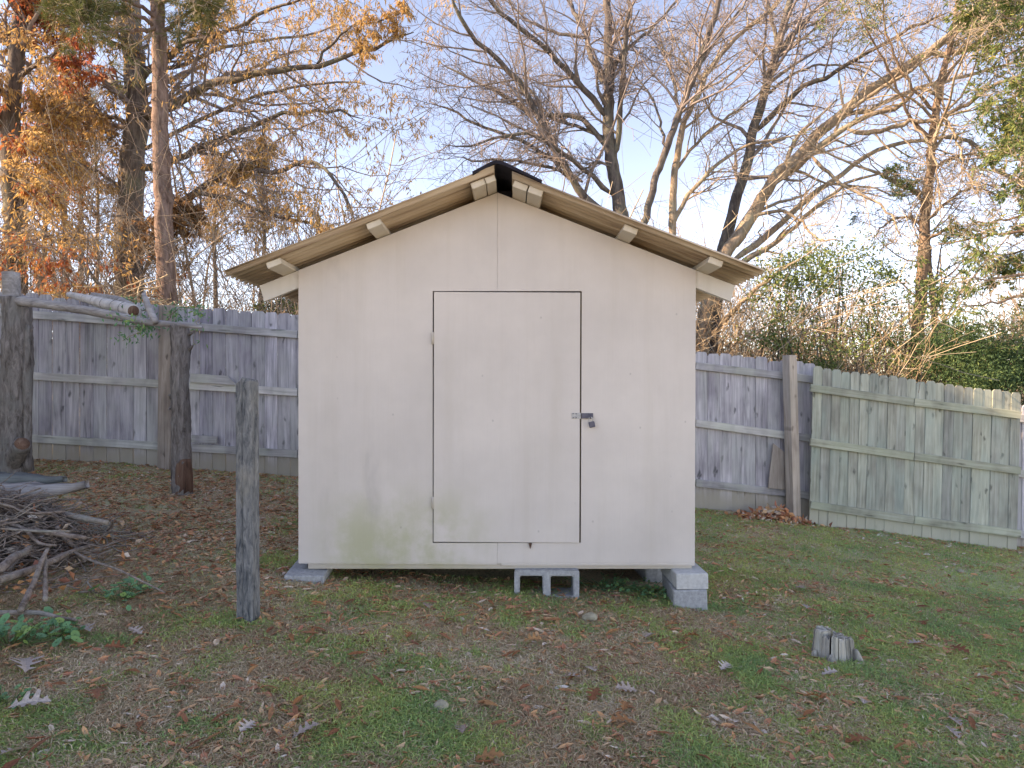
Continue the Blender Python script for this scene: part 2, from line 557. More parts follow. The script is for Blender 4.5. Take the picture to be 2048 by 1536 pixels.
# soil under the grass
def ground_mat():
    m, nt, b = newmat('soil_and_thatch')
    g = NT(nt)
    v = g.coords((1, 1, 1), False)
    n1 = g.noise(v, 60, 6, .7)
    n2 = g.noise(v, 1.6, 5, .65)
    a = g.ramp(n1, [(.3, (.20, .13, .08)), (.5, (.48, .34, .22)), (.7, (.70, .55, .38))])
    c = g.ramp(n1, [(.3, (.22, .21, .12)), (.5, (.44, .42, .25)), (.7, (.64, .60, .40))])
    col = g.mix(a, c, g.ramp(n2, [(.42, (0, 0, 0)), (.6, (1, 1, 1))]))
    g.l(col, b.inputs['Base Color'])
    g.l(g.bump(n1, .35, .02), b.inputs['Normal'])
    b.inputs['Roughness'].default_value = .95
    return m
M['ground'] = ground_mat()

# ------------------------------------------------------------------ ground
def build_ground():
    xs = np.concatenate([[-400, -150, -60, -30, -18, -13], np.linspace(-10, 10, 161), [13, 18, 30, 60, 150, 400]])
    ys = np.concatenate([[-400, -100, -30, -12, -6, -2], np.linspace(0, 12, 97), [14, 17, 22, 30, 45, 80, 150, 300, 600]])
    X, Y = np.meshgrid(xs, ys)
    Z = gh(X, Y)
    V = np.stack([X, Y, Z], -1).reshape(-1, 3)
    nx, ny = len(xs), len(ys)
    i, j = np.meshgrid(np.arange(nx - 1), np.arange(ny - 1))
    a = (j * nx + i).ravel()
    F = np.stack([a, a + 1, a + nx + 1, a + nx], 1)
    tag(link('ground', mesh_np('ground', V, F, M['ground'], True)), 'sloping yard ground of soil and thatch', kind='structure')
build_ground()

# unseen house, added off the left side only to shade the yard
def build_shade_house():
    x0, x1, y0, y1 = -12.8, -7.4, -1.6, 7.2
    zb, ze, zr = -.2, 7.4, 10.0
    t = thing('added_shade_house', 'unseen grey sided house added off the left side to shade the yard', 'house', ((x0 + x1) / 2, (y0 + y1) / 2, zb))
    cx, cy = t.location.x, t.location.y
    hx, hy = (x1 - x0) / 2, (y1 - y0) / 2
    link('wall', box_me('wall', 2 * hx, 2 * hy, ze - zb, M['siding'], .01, center=(0, 0, (ze - zb) / 2)), t)
    ov = .4
    s = (zr - ze) / hx
    poly = [(-hx - ov, ze - zb - s * ov), (0, zr - zb), (hx + ov, ze - zb - s * ov), (hx + ov, ze - zb - s * ov + .12), (0, zr - zb + .14), (-hx - ov, ze - zb - s * ov + .12)]
    link('roof', prism_me('roof', poly, -hy - .3, hy + .3, M['shingle']), t)
    link('gable', prism_me('gable', [(-hx, ze - zb), (hx, ze - zb), (0, zr - zb - .02)], -hy, hy, M['siding']), t)
    wm = box_me('window', .08, 1.0, 1.3, M['fascia'], .01)
    pm = box_me('pane', .09, .86, 1.16, M['dark'], .005)
    for yy in (1.0, 5.0):
        w = link('window', wm, t, (hx, yy - cy + .4, 1.9 - zb))
        link('pane', pm, w, (.01, 0, 0))
build_shade_house()

# ------------------------------------------------------------------ shed
SY = 4.20                   # front wall plane
SX = -.09                   # ridge line
SB = .215                   # floor level
def build_shed():
    loc = Vector((SX, SY, SB))
    t = thing('garden_shed', 'white painted plywood shed with corrugated roof standing on concrete blocks', 'shed', loc)
    def pz(poly): return [(x - SX, z - SB) for x, z in poly]
    # front: two sheets of plywood with the doorway cut out of them
    pl = [(-1.314, .246), (-.0906, .238), (-.0906, .372), (-.488, .372), (-.488, 1.922), (-.0906, 1.922), (-.0906, 2.527), (-1.314, 2.05)]
    pr = [(-.0894, .246), (1.125, .243), (1.132, 2.05), (-.0894, 2.529), (-.0894, 1.922), (.430, 1.922), (.424, .372), (-.0894, .372)]
    a = link('wall_panel', prism_me('wall_panel', pz(pl), 0, .012, M['paint']), t)
    b = link('wall_panel', prism_me('wall_panel', pz(pr), .0015, .0135, M['paint']), t)
    # flashing shim strip at the foot of the right sheet
    link('skirt_strip', box_me('skirt_strip', 1.19, .008, .014, M['paint'], .001, center=(.62, .004, .0235)), t)
    # rim joist
    link('rim_board', box_me('rim_board', 2.37, .038, .085, M['paint'], .003, center=(.015, .034, .035)), t)
    # floor, side and back walls
    link('floor_panel', box_me('floor_panel', 2.40, 2.36, .018, M['inner'], .002, center=(0, 1.24, .085)), t)
    for sx in (-1, 1):
        link('side_wall', box_me('side_wall', .012, 2.38, 1.80, M['paint'], .002, center=(sx * 1.215, 1.215, .03 + .90)), t)
        link('floor_joist', box_me('floor_joist', .038, 2.36, .085, M['inner'], .003, center=(sx * 1.17, 1.245, .035)), t)
    link('floor_joist', box_me('floor_joist', .038, 2.36, .085, M['inner'], .003, center=(0.0, 1.245, .035)), t)
    link('back_wall', prism_me('back_wall', pz([(-1.30, .245), (1.12, .245), (1.12, 2.05), (SX, 2.522), (-1.30, 2.05)]), 2.43, 2.442, M['paint']), t)
    # door
    door = link('door', prism_me('door', [(-.4825 - SX, .380 - SB), (.4135 - SX, .374 - SB), (.4195 - SX, 1.9115 - SB), (-.4795 - SX, 1.916 - SB)], -.008, .011, M['paint'], .0015), t)
    link('door_stop', box_me('door_stop', .02, .03, 1.6, M['inner'], .002, center=(.43 - SX, .035, .93)), t)
    link('door_stop', box_me('door_stop', .02, .03, 1.6, M['inner'], .002, center=(-.50 - SX, .035, .93)), t)
    for z in (1.63, .62):
        h = link('hinge', box_me('hinge', .016, .005, .07, M['paint'], .001), door, (-.487 - SX, -.0105, z - SB))
        V, F = tubes(np.array([[[0, 0, -.038], [0, 0, 0], [0, 0, .038]]]), np.full((1, 3), .005), 8, True)
        link('hinge_pin', mesh_np('hinge_pin', V, F, M['paint'], True), door, (-.4865 - SX, -.016, z - SB))
    link('hasp', box_me('hasp', .055, .004, .036, M['painted_steel'], .001), door, (.395 - SX, -.0105, 1.155 - SB))
    for dz in (-.012, .012):
        for dx in (-.015, .004):
            V, F = tubes(np.array([[[0, 0, 0], [0, -.003, 0]]]), np.full((1, 2), .0035), 8, True)
            link('screw', mesh_np('screw', V, F, M['steel'], False), door, (.39 - SX + dx, -.0125, 1.155 - SB + dz))
    link('hasp_strap', box_me('hasp_strap', .072, .004, .032, M['steel'], .001), door, (.462 - SX, -.0115, 1.155 - SB))
    V, F = tubes(resample([(0, 0, -.014), (0, -.02, -.012), (0, -.026, 0), (0, -.02, .012), (0, 0, .014)], 9)[None], np.full((1, 9), .003), 6)
    link('staple', mesh_np('staple', V, F, M['steel'], True), t, (.478 - SX, -.0075, 1.152 - SB))
    # latch wedge under the door
    link('door_wedge', prism_me('door_wedge', [(-.010, .0), (.010, .0), (.002, -.032), (-.002, -.032)], -.012, 0, M['heartwood']), t, (.112 - SX, 0.0, .372 - SB))
    # framing: rafters just behind the front and back sheets, their tails past the eaves
    sl = .39
    cs = 1 / math.sqrt(1 + sl * sl)
    for s in (-1, 1):
        for y0 in (.0145, 1.2, 2.39):
            top = lambda x: 2.527 - SB - sl * abs(x) + .004
            xo = 1.47 if y0 < 1 else 1.45
            poly = [(s * .02, top(.02) - .10), (s * .02, top(.02)), (s * xo, top(xo)), (s * (xo - .03), top(xo) - .098)]
            link('rafter', prism_me('rafter', poly, y0, y0 + .038, M['fascia'], .002), t)
    # purlins lying flat across the rafters, ends showing at the rake
    ang = math.atan(sl)
    for xc, w in ((-1.29, .088), (-.71, .088), (-.107, .083), (-.036, .060), (.139, .086), (.226, .086), (.78, .086), (1.27, .086)):
        zc = 2.527 - SB - sl * abs(xc) + .006 + .019 / cs
        L = 3.0 + random.uniform(-.02, .02)
        y0 = -.24 + random.uniform(-.012, .012)
        o = link('purlin', box_me('purlin', w, L, .038, M['trim'], .003), t, (xc, y0 + L / 2, zc), (0, ang * (1 if xc > 0 else -1), 0))
    # corrugated sheets
    for s, xin, xout in ((-1, .012, 1.557), (1, .09, 1.535)):
        ncorr = 40
        ys = np.linspace(-.30, 2.76, ncorr * 8 + 1)
        prof = np.sin((ys + .30) / .068 * 2 * np.pi + (1.0 if s < 0 else .2)) * .015
        xs = np.linspace(xin, xout, 5)
        X, Yy = np.meshgrid(xs, ys)
        Zb = 2.527 - SB - sl * X + .041 + .015 + .006 + prof[:, None] + (-.004 * np.sin(X * 2.2))
        th = .004
        nx, ny = len(xs), len(ys)
        Vt = np.stack([s * X, Yy, Zb + th], -1).reshape(-1, 3)
        Vb = np.stack([s * X, Yy, Zb], -1).reshape(-1, 3)
        i, j = np.meshgrid(np.arange(nx - 1), np.arange(ny - 1))
        a = (j * nx + i).ravel()
        Ft = np.stack([a, a + 1, a + nx + 1, a + nx], 1)
        n0 = nx * ny
        Fb = Ft[:, ::-1] + n0
        e1 = np.arange(nx - 1); e2 = (ny - 1) * nx + e1
        S = [np.stack([e1, e1 + n0, e1 + 1 + n0, e1 + 1], 1), np.stack([e2, e2 + 1, e2 + 1 + n0, e2 + n0], 1)]
        k1 = np.arange(ny - 1) * nx; k2 = k1 + nx - 1
        S += [np.stack([k1, k1 + nx, k1 + nx + n0, k1 + n0], 1), np.stack([k2, k2 + n0, k2 + nx + n0, k2 + nx], 1)]
        link('roof_sheet', mesh_np('roof_sheet', np.concatenate([Vt, Vb]), np.concatenate([Ft, Fb] + S), M['roof'], False), t)
    # ridge cap: bent felt strip, overhanging a little more than the sheets
    zt = 2.527 - SB + .041 + .028
    poly = [(-.135, zt - sl * .135 + .002), (-.03, zt + .0), (.0, zt + .010), (.04, zt + .002), (.26, zt - sl * .26 + .002), (.262, zt - sl * .26 + .016), (.04, zt + .022), (.0, zt + .030), (-.03, zt + .020), (-.137, zt - sl * .135 + .016)]
    link('ridge_cap', prism_me('ridge_cap', poly, -.315, 2.77, M['dark']), t)
    link('ridge_board', box_me('ridge_board', .09, 2.36, .12, M['dark'], .002, center=(.043, 1.24, 2.527 - SB - .03)), t)
    # padlock hanging in the staple: a thing of its own
    p = thing('padlock', 'small dark padlock hanging from the hasp on the white door', 'padlock', (.492, SY - .028, 1.085), rot=(0, R(-12), 0))
    link('lock_body', box_me('lock_body', .036, .016, .036, M['steel'], .003, center=(0, 0, .018)), p)
    V, F = tubes(resample([(-.011, 0, .03), (-.011, 0, .052), (-.006, 0, .062), (.006, 0, .062), (.011, 0, .052), (.011, 0, .03)], 12)[None], np.full((1, 12), .0033), 8)
    link('shackle', mesh_np('shackle', V, F, M['painted_steel'], True), p)
build_shed()

# concrete blocks
def block_hollow(name, mat):
    bm = bmesh.new()
    w, h, d = .395, .192, .19
    wl, mid = .034, .048
    xs = [-w / 2, -w / 2 + wl, -mid / 2, mid / 2, w / 2 - wl, w / 2]
    zs = [0, .032, h - .036, h]
    def quad(*p): bm.faces.new([bm.verts.new(q) for q in p])
    hole = lambda i, j: j == 1 and i in (1, 3)
    for i in range(5):
        for j in range(3):
            if hole(i, j):
                x0, x1, z0, z1 = xs[i], xs[i + 1], zs[j], zs[j + 1]
                quad((x0, 0, z0), (x0, d, z0), (x0, d, z1), (x0, 0, z1)); quad((x1, 0, z0), (x1, 0, z1), (x1, d, z1), (x1, d, z0))
                quad((x0, 0, z0), (x1, 0, z0), (x1, d, z0), (x0, d, z0)); quad((x0, 0, z1), (x0, d, z1), (x1, d, z1), (x1, 0, z1))
                continue
            for y in (0, d):
                quad((xs[i], y, zs[j]), (xs[i + 1], y, zs[j]), (xs[i + 1], y, zs[j + 1]), (xs[i], y, zs[j + 1]))
    for z in (0, h): quad((xs[0], 0, z), (xs[5], 0, z), (xs[5], d, z), (xs[0], d, z))
    for x in (xs[0], xs[5]): quad((x, 0, 0), (x, d, 0), (x, d, h), (x, 0, h))
    bmesh.ops.remove_doubles(bm, verts=bm.verts, dist=.0005)
    bmesh.ops.recalc_face_normals(bm, faces=bm.faces)
    rr = random.Random(3)
    bmesh.ops.bevel(bm, geom=[e for e in bm.edges if e.is_manifold and e.calc_face_angle(0) > .8], offset=.006, segments=2, affect='EDGES')
    for v in bm.verts:
        v.co += Vector((rr.uniform(-.0015, .0015), rr.uniform(-.0015, .0015), rr.uniform(-.0015, .0015)))
    me = bpy.data.meshes.new(name); bm.to_mesh(me); bm.free(); me.materials.append(mat)
    return me
tag(link('hollow_block', block_hollow('hollow_block', M['concrete']), None, (.212, 4.165, .021), (0, 0, R(-1))), 'grey hollow concrete block on its side with two openings under the shed door', 'concrete block')
tag(link('cap_block', box_me('cap_block', .193, .395, .096, M['concrete2'], .005, .0012), None, (1.078, 4.295, .163), (0, 0, R(1.5))), 'flat solid concrete block, upper one of the pier under the shed corner', 'concrete block')
tag(link('solid_block', box_me('solid_block', .20, .40, .195, M['concrete'], .007, .002), None, (1.080, 4.29, .016), (0, R(-1.5), R(-2.5))), 'thick concrete block, lower one of the pier under the shed corner', 'concrete block')
tag(link('solid_block', box_me('solid_block', .19, .39, .19, M['concrete'], .007, .002), None, (.99, 4.86, .02), (0, 0, R(5))), 'concrete block under the shed, behind the corner pier', 'concrete block')
tag(link('cap_block', box_me('cap_block', .235, .40, .095, M['concrete'], .006, .0015), None, (-1.265, 4.275, .157), (0, R(2), R(6))), 'flat grey concrete block half sunk under the algae stained shed corner', 'concrete block')

# ------------------------------------------------------------------ fences
def picket_me(name, w, h, th, mat, seed, notch=.03):
    rr = random.Random(seed)
    n = notch
    j = lambda a: rr.uniform(-a, a)
    poly = [(-w / 2 + j(.002), 0), (w / 2 + j(.002), j(.006)), (w / 2 + j(.002), h - n + j(.006)), (w / 2 - n * .75, h + j(.004)), (-w / 2 + n * .75, h + j(.004)), (-w / 2 + j(.002), h - n + j(.006))]
    me = prism_me(name, poly, -th / 2, th / 2, mat, 0)
    return me

def fence_run(name, label, knots, step, pk_w, top, bottom, mats, posts=(), tilt=0.0, rail_y=-.03, rail_h=.088, rail_d=.038, seed=1, gaps=()):
    """knots: list of (X, Y, z_top_rail_underside, z_mid, z_low)"""
    k = np.array(knots, float)
    x0, x1 = k[0, 0], k[-1, 0]
    f = lambda x, c: float(np.interp(x, k[:, 0], k[:, c]))
    loc = Vector((x0, f(x0, 1), f(x0, 4) - bottom))
    t = thing(name, label, 'fence', loc)
    rr = random.Random(seed)
    H = f(x0, 2) - f(x0, 4) + top + bottom
    var = [picket_me('picket', pk_w + rr.uniform(-.0012, .0004), H, .017, mats[0], seed * 10 + i) for i in range(7)]
    x = x0 + step / 2
    while x < x1:
        dz = rr.uniform(-.018, .018)
        y = f(x, 1) + rr.uniform(-.003, .003)
        link('picket', rr.choice(var), t, Vector((x, y, f(x, 4) - bottom + dz)) - loc, (rr.uniform(-.004, .004), tilt + rr.uniform(-.0006, .0006), rr.uniform(-.03, .03)))
        x += step + rr.uniform(-.0006, .0006)
    # rails
    for c in (2, 3, 4):
        for i in range(len(k) - 1):
            a = Vector((k[i, 0], k[i, 1] + rail_y, k[i, c])); b = Vector((k[i + 1, 0], k[i + 1, 1] + rail_y, k[i + 1, c]))
            a.x += .003; b.x -= .003
            L = (b - a).length
            d = (b - a).normalized()
            o = link('rail', box_me('rail', L, rail_d, rail_h, mats[1], .004, .001, seed=i * 3 + c + seed), t)
            o.location = (a + b) / 2 + Vector((0, 0, rail_h / 2)) - loc
            o.rotation_euler = (0, -math.asin(d.z), math.atan2(d.y, d.x))
    for px_, w, d, zb, zt, ln, yo in posts:
        o = link('post', box_me('post', w, d, zt - zb, mats[2], .006, .002), t, Vector((px_, f(px_, 1) + yo, (zt + zb) / 2)) - loc, (0, ln, 0))
    return t

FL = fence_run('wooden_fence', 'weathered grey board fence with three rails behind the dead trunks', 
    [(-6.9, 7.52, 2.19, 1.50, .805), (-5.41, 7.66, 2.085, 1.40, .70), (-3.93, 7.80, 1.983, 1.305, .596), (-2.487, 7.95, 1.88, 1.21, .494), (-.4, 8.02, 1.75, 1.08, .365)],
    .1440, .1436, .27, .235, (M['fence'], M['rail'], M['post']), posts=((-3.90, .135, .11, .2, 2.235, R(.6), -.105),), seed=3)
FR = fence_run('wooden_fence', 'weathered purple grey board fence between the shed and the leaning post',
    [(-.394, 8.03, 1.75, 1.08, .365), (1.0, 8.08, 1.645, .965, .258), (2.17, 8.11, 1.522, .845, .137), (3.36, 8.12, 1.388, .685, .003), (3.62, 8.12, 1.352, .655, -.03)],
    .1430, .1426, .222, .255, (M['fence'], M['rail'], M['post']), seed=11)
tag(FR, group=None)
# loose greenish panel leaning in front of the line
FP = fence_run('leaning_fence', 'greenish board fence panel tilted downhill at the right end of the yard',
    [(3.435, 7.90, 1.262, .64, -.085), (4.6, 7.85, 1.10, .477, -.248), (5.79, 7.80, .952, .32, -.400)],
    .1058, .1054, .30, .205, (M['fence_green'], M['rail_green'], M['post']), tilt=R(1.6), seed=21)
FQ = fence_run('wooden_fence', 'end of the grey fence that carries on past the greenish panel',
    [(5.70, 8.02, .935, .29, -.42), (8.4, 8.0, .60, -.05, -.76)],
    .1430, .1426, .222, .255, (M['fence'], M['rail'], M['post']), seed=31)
# leaning square post
po = tag(link('fence_post', box_me('fence_post', .115, .115, 2.05, M['post'], .006, .003), None, (3.27, 7.98, .66), (0, R(-2.0), R(24))), 'tan square fence post leaning between the grey fence and the greenish panel', 'post')
# loose boards nailed on the fence
def plank(name, label, sx, sy, sz, loc, rot, mat, cat='board', poly=None):
    if poly: me = prism_me(name, poly, -sy / 2, sy / 2, mat, .002)
    else: me = box_me(name, sx, sy, sz, mat, .004, .0015)
    return tag(link(name, me, None, loc, rot), label, cat)
plank('scrap_board', 'pointed grey scrap of board nailed above the middle fence rail', 0, .02, 0, (-3.64, 7.765, 1.37), (0, R(4), R(5)), M['rail'], poly=[(-.02, 0), (.50, 0), (.385, .10), (-.02, .10)])
plank('scrap_board', 'short pale offcut nailed above the bottom fence rail by the dead trunk', .28, .03, .085, (-3.50, 7.765, .72), (0, R(3.5), R(5)), M['rail'])
plank('scrap_board', 'slanting brown scrap of plywood patched onto the fence beside the leaning post', 0, .012, 0, (3.02, 8.055, .125), (0, 0, 0), M['post'], poly=[(0, 0), (.27, -.03), (.245, .38), (.06, .53)])

# ------------------------------------------------------------------ dead trunks, beam, log, old post
def trunk_me(name, pts, rad, mat, k=18, n=40, rough=.03, lump=.10, seed=0, cap=True, wig=0.0):
    P = resample(pts, n, wig)
    d = np.linspace(0, 1, len(rad)); Rr = np.interp(np.linspace(0, 1, n), d, rad)
    ang = np.arange(k) * 2 * np.pi / k
    T = norm(np.gradient(P, axis=0))
    ref = np.array((.3, 1, .1)) if abs(norm(T.mean(0)) @ norm(np.array((.3, 1, .1)))) < .9 else np.array((0, 0, 1.))
    U = norm(np.cross(T, ref)); Vv = np.cross(T, U)
    s = np.linspace(0, 1, n)[:, None] * np.linalg.norm(P[-1] - P[0])
    lob = 1 + lump * (vnoise(np.cos(ang)[None] * 1.3 + 10 * seed + 0 * s, np.sin(ang)[None] * 1.3 + s * 2.2, .8, seed) - .5) * 2
    lob = lob + rng.normal(0, rough, (n, k))
    ring = P[:, None] + (Rr[:, None] * lob)[..., None] * (np.cos(ang)[None, :, None] * U[:, None] + np.sin(ang)[None, :, None] * Vv[:, None])
    V = ring.reshape(-1, 3)
    i = (np.arange(n - 1) * k)[:, None]; j = np.arange(k)[None]
    F = [np.stack([i + j, i + (j + 1) % k, i + k + (j + 1) % k, i + k + j], -1).reshape(-1, 4)]
    if cap:
        V = np.vstack([V, P[0], P[-1]])
        a = len(V) - 2
        jj = np.arange(k)
        F.append(np.stack([np.full(k, a), (jj + 1) % k, jj], 1)); F.append(np.stack([np.full(k, a + 1), (n - 1) * k + jj, (n - 1) * k + (jj + 1) % k], 1))
    return mesh_np(name, V, F, mat, True)

def rel(pts, loc): return [np.array(p) - np.array(loc) for p in pts]

def build_dead():
    # thick trunk at the left edge
    Y = 6.8
    loc = W(32, 950, Y); loc[2] = float(gh(loc[0], Y)) - .05
    t = thing('dead_trunk', 'thick barkless dead trunk with a sawn stub at its foot at the left edge', 'tree trunk', loc)
    pts = [loc, W(30, 900, Y), W(33, 800, Y), W(34, 700, Y), W(32, 595, Y)]
    link('trunk', trunk_me('trunk', rel(pts, loc), [.155, .145, .14, .14, .135], M['dead_trunk'], 20, 50, .025, .16, 2), t)
    q = [W(28, 930, Y - .05), W(36, 905, Y - .16), W(44, 888, Y - .24)]
    st = link('stub', trunk_me('stub', rel(q, loc), [.085, .08, .075], M['dead_trunk'], 14, 8, .03, .1, 5), t)
    q2 = [W(44, 888, Y - .24), W(44.6, 887, Y - .246)]
    link('cut_face', trunk_me('cut_face', rel(q2, loc), [.064, .064], M['heartwood'], 14, 2, .0, .0, 5), st)
    q = [W(52, 690, Y - .03), W(62, 660, Y - .04), W(66, 655, Y - .05)]
    link('snag', trunk_me('snag', rel(q, loc), [.03, .018, .008], M['dead_trunk'], 7, 6, .05, .1, 6), t)
    # flake of loose bark along the right flank
    q = [W(55, 940, Y - .06), W(56, 820, Y - .07), W(54, 700, Y - .07), W(56, 650, Y - .06)]
    link('bark_flake', trunk_me('bark_flake', rel(q, loc), [.04, .035, .042, .02], M['dead_trunk'], 9, 20, .04, .2, 9), t)
    # post head standing up behind the beam
    q = [W(24, 625, Y + .15), W(22, 545, Y + .15)]
    tag(link('post_top', trunk_me('post_top', q, [.085, .08], M['silver'], 12, 8, .03, .08, 12)), 'grey weathered round post end rising above the thick dead trunk', 'post')
    # slim dead trunk
    Y = 6.3
    loc = W(366, 985, Y); loc[2] = float(gh(loc[0], Y)) - .05
    t = thing('dead_trunk', 'slim dead trunk with peeled reddish foot in front of the board fence', 'tree trunk', loc)
    pts = [loc, W(364, 940, Y), W(362, 850, Y), W(359, 760, Y), W(362, 690, Y), W(358, 650, Y)]
    link('trunk', trunk_me('trunk', rel(pts, loc), [.098, .088, .084, .080, .088, .086], M['dead_trunk'], 16, 46, .03, .13, 4), t)
    q = [loc, W(366.5, 960, Y - .012), W(366.5, 935, Y - .014), W(366, 918, Y - .01)]
    link('peeled_foot', trunk_me('peeled_foot', rel(q, loc), [.094, .086, .084, .07], M['heartwood'], 16, 12, .03, .1, 4), t)
    for a, b, r in (((345, 795), (338, 790), .03), ((378, 700), (386, 690), .02), ((344, 815), (336, 820), .02), ((376, 670), (388, 664), .018)):
        q = [W(*a, Y), W((a[0] + b[0]) / 2, (a[1] + b[1]) / 2, Y - .03), W(*b, Y - .06)]
        link('snag', trunk_me('snag', rel(q, loc), [r, r * .7, r * .3], M['dead_trunk'], 7, 5, .05, .1, 8), t)
    # long split rail resting on both trunks
    a, b = W(2, 598, 6.78), W(404, 655, 6.22)
    pts = [a, W(90, 608, 6.62), W(180, 622, 6.45), W(290, 644, 6.28), W(345, 648, 6.25), b]
    me = trunk_me('split_rail', pts, [.048, .050, .047, .042, .03, .016], M['silver'], 9, 40, .04, .16, 15)
    tag(link('split_rail', me), 'long silver split rail lying across the tops of two dead trunks', 'rail')
    # pale log on top
    c = W(267, 622, 6.42)
    pts = [W(138, 589, 7.45), W(175, 598, 7.1), W(220, 610, 6.75), c]
    t = thing('pale_log', 'pale smooth log with sawn end balanced on the split rail and fence', 'log', c)
    link('log_body', trunk_me('log_body', rel(pts, c), [.030, .045, .060, .066], M['pale_log'], 14, 26, .012, .05, 18), t)
    e = norm(pts[3] - pts[2])
    link('cut_end', trunk_me('cut_end', rel([c, c + e * .004], c), [.052, .050], M['heartwood'], 14, 2, 0, 0, 3), t)
    for f in (.3, .45, .6, .75, .88):
        p = np.array([np.interp(f, [0, .33, .66, 1], [q[a_] for q in pts]) for a_ in range(3)])
        r = np.interp(f, [0, .33, .66, 1], [.030, .045, .060, .066])
        link('bark_ring', trunk_me('bark_ring', rel([p - e * .004, p, p + e * .004], c), [r * 1.0, r * 1.05, r * 1.0], M['dead_trunk'], 14, 3, .01, 0, 3), t)
    # second broken piece behind the log, and the broken stick
    pts = [W(185, 590, 7.5), W(235, 600, 7.2), W(262, 612, 6.75)]
    tag(link('weathered_limb', trunk_me('weathered_limb', pts, [.03, .045, .04], M['silver'], 9, 14, .05, .15, 22)), 'splintered grey limb lying behind the pale log on the fence', 'log')
    pts = [W(287, 588, 6.30), W(298, 615, 6.25), W(312, 645, 6.2)]
    tag(link('broken_stick', trunk_me('broken_stick', pts, [.022, .034, .03], M['silver'], 6, 10, .06, .1, 23)), 'broken pale splinter of board standing on the split rail', 'stick')
    # old square post by itself in the yard
    Yp = 3.42
    X = (497 - 1024) * Yp / FPX
    zb = float(gh(X, Yp))
    bm = bmesh.new()
    w = .0415
    n = 26
    rr = random.Random(5)
    zs = np.linspace(-.06, CZ + (768 - 758) * Yp / FPX - zb, n)
    rings = []
    for i, z in enumerate(zs):
        ring = []
        for (cx, cy) in ((-1, -1), (-.35, -1.02), (-.2, -.90), (-.05, -1.02), (.8, -1), (1, -.8), (1, .9), (.8, 1), (-.9, 1), (-1, .8)):
            dz = 0
            if i == n - 1: dz = rr.uniform(-.022, .012) + (-.02 if cx < -.5 else .0)
            ring.append(bm.verts.new((cx * w * (1 - .04 * i / n) + rr.uniform(-.0015, .0015), cy * w + rr.uniform(-.0015, .0015), z + dz)))
        rings.append(ring)
    for a_, b_ in zip(rings, rings[1:]):
        for q in range(10): bm.faces.new((a_[q], a_[(q + 1) % 10], b_[(q + 1) % 10], b_[q]))
    bm.faces.new(rings[-1])
    me = bpy.data.meshes.new('old_post'); bm.to_mesh(me); bm.free(); me.materials.append(M['oldpost'])
    tag(link('old_post', me, None, (X, Yp, zb), (0, R(-.3), R(-7))), 'blackened square wooden post standing alone in the yard beside the shed', 'post')
    # sawn stump
    Ys = 3.58
    c = W(1664, 1300, Ys); zb = float(gh(c[0], Ys))
    t = thing('tree_stump', 'low split grey tree stump in the grass', 'stump', (c[0], Ys, zb))
    rr = random.Random(4)
    cuts = [0, .55, 1.25, 1.75, 2.5, 3.05, 3.75, 4.25, 4.62, 5.05, 5.45, 5.9, 2 * math.pi]
    for a0, a1 in zip(cuts, cuts[1:]):
        m = 6
        rim = 0.088 * rr.uniform(.9, 1.08)
        h = .128 + .018 * math.cos((a0 + a1) / 2 - 2.6) + rr.uniform(-.016, .012)
        an = np.linspace(a0 + rr.uniform(.02, .07), a1 - rr.uniform(.02, .07), m)
        V, zs = [], [(-.05, 1.18), (.0, 1.10), (.04, 1.02), (.085, .97), (h - .006, .95), (h, .90)]
        rj = rim * (1 + np.array([rr.uniform(-.06, .06) for _ in range(m)]))
        for z, f in zs:
            tz = np.array([rr.uniform(-.008, .008) if z > .09 else 0 for _ in range(m)])
            V.append(np.stack([np.cos(an) * rj * f * 1.15, np.sin(an) * rj * f, z + tz], 1))
            V.append(np.array([[np.cos(an.mean()) * .012, np.sin(an.mean()) * .012, z + (rr.uniform(-.012, .004) if z > .09 else 0)]]))
        V = np.concatenate(V); q = m + 1
        F = []
        for l in range(len(zs) - 1):
            for e in range(q):
                F.append((l * q + e, l * q + (e + 1) % q, (l + 1) * q + (e + 1) % q, (l + 1) * q + e))
        me = bpy.data.meshes.new('split_wedge'); me.from_pydata([tuple(v) for v in V], [], F + [tuple(range((len(zs) - 1) * q, len(zs) * q))]); me.update(); me.materials.append(M['stumpw'])
        link('split_wedge', me, t, (0, 0, 0), (R(-3), R(3), 0))
    for (x, y, h, tx) in ((-.105, -.03, .05, -.2), (.105, -.05, .06, .25), (-.05, -.10, .05, -.1)):
        pts = [np.array((x * 1.1, y * 1.1, -.03)), np.array((x, y, h * .5)), np.array((x * .93, y * .93, h))]
        link('root_flare', trunk_me('root_flare', pts, [.03, .024, .01], M['stumpw'], 8, 7, .06, .1, 2), t)
M['stumpw'] = wood_mat('stump_wood', (.16, .145, .12), (.52, .49, .42), (.74, .71, .64), knots=False)
build_dead()

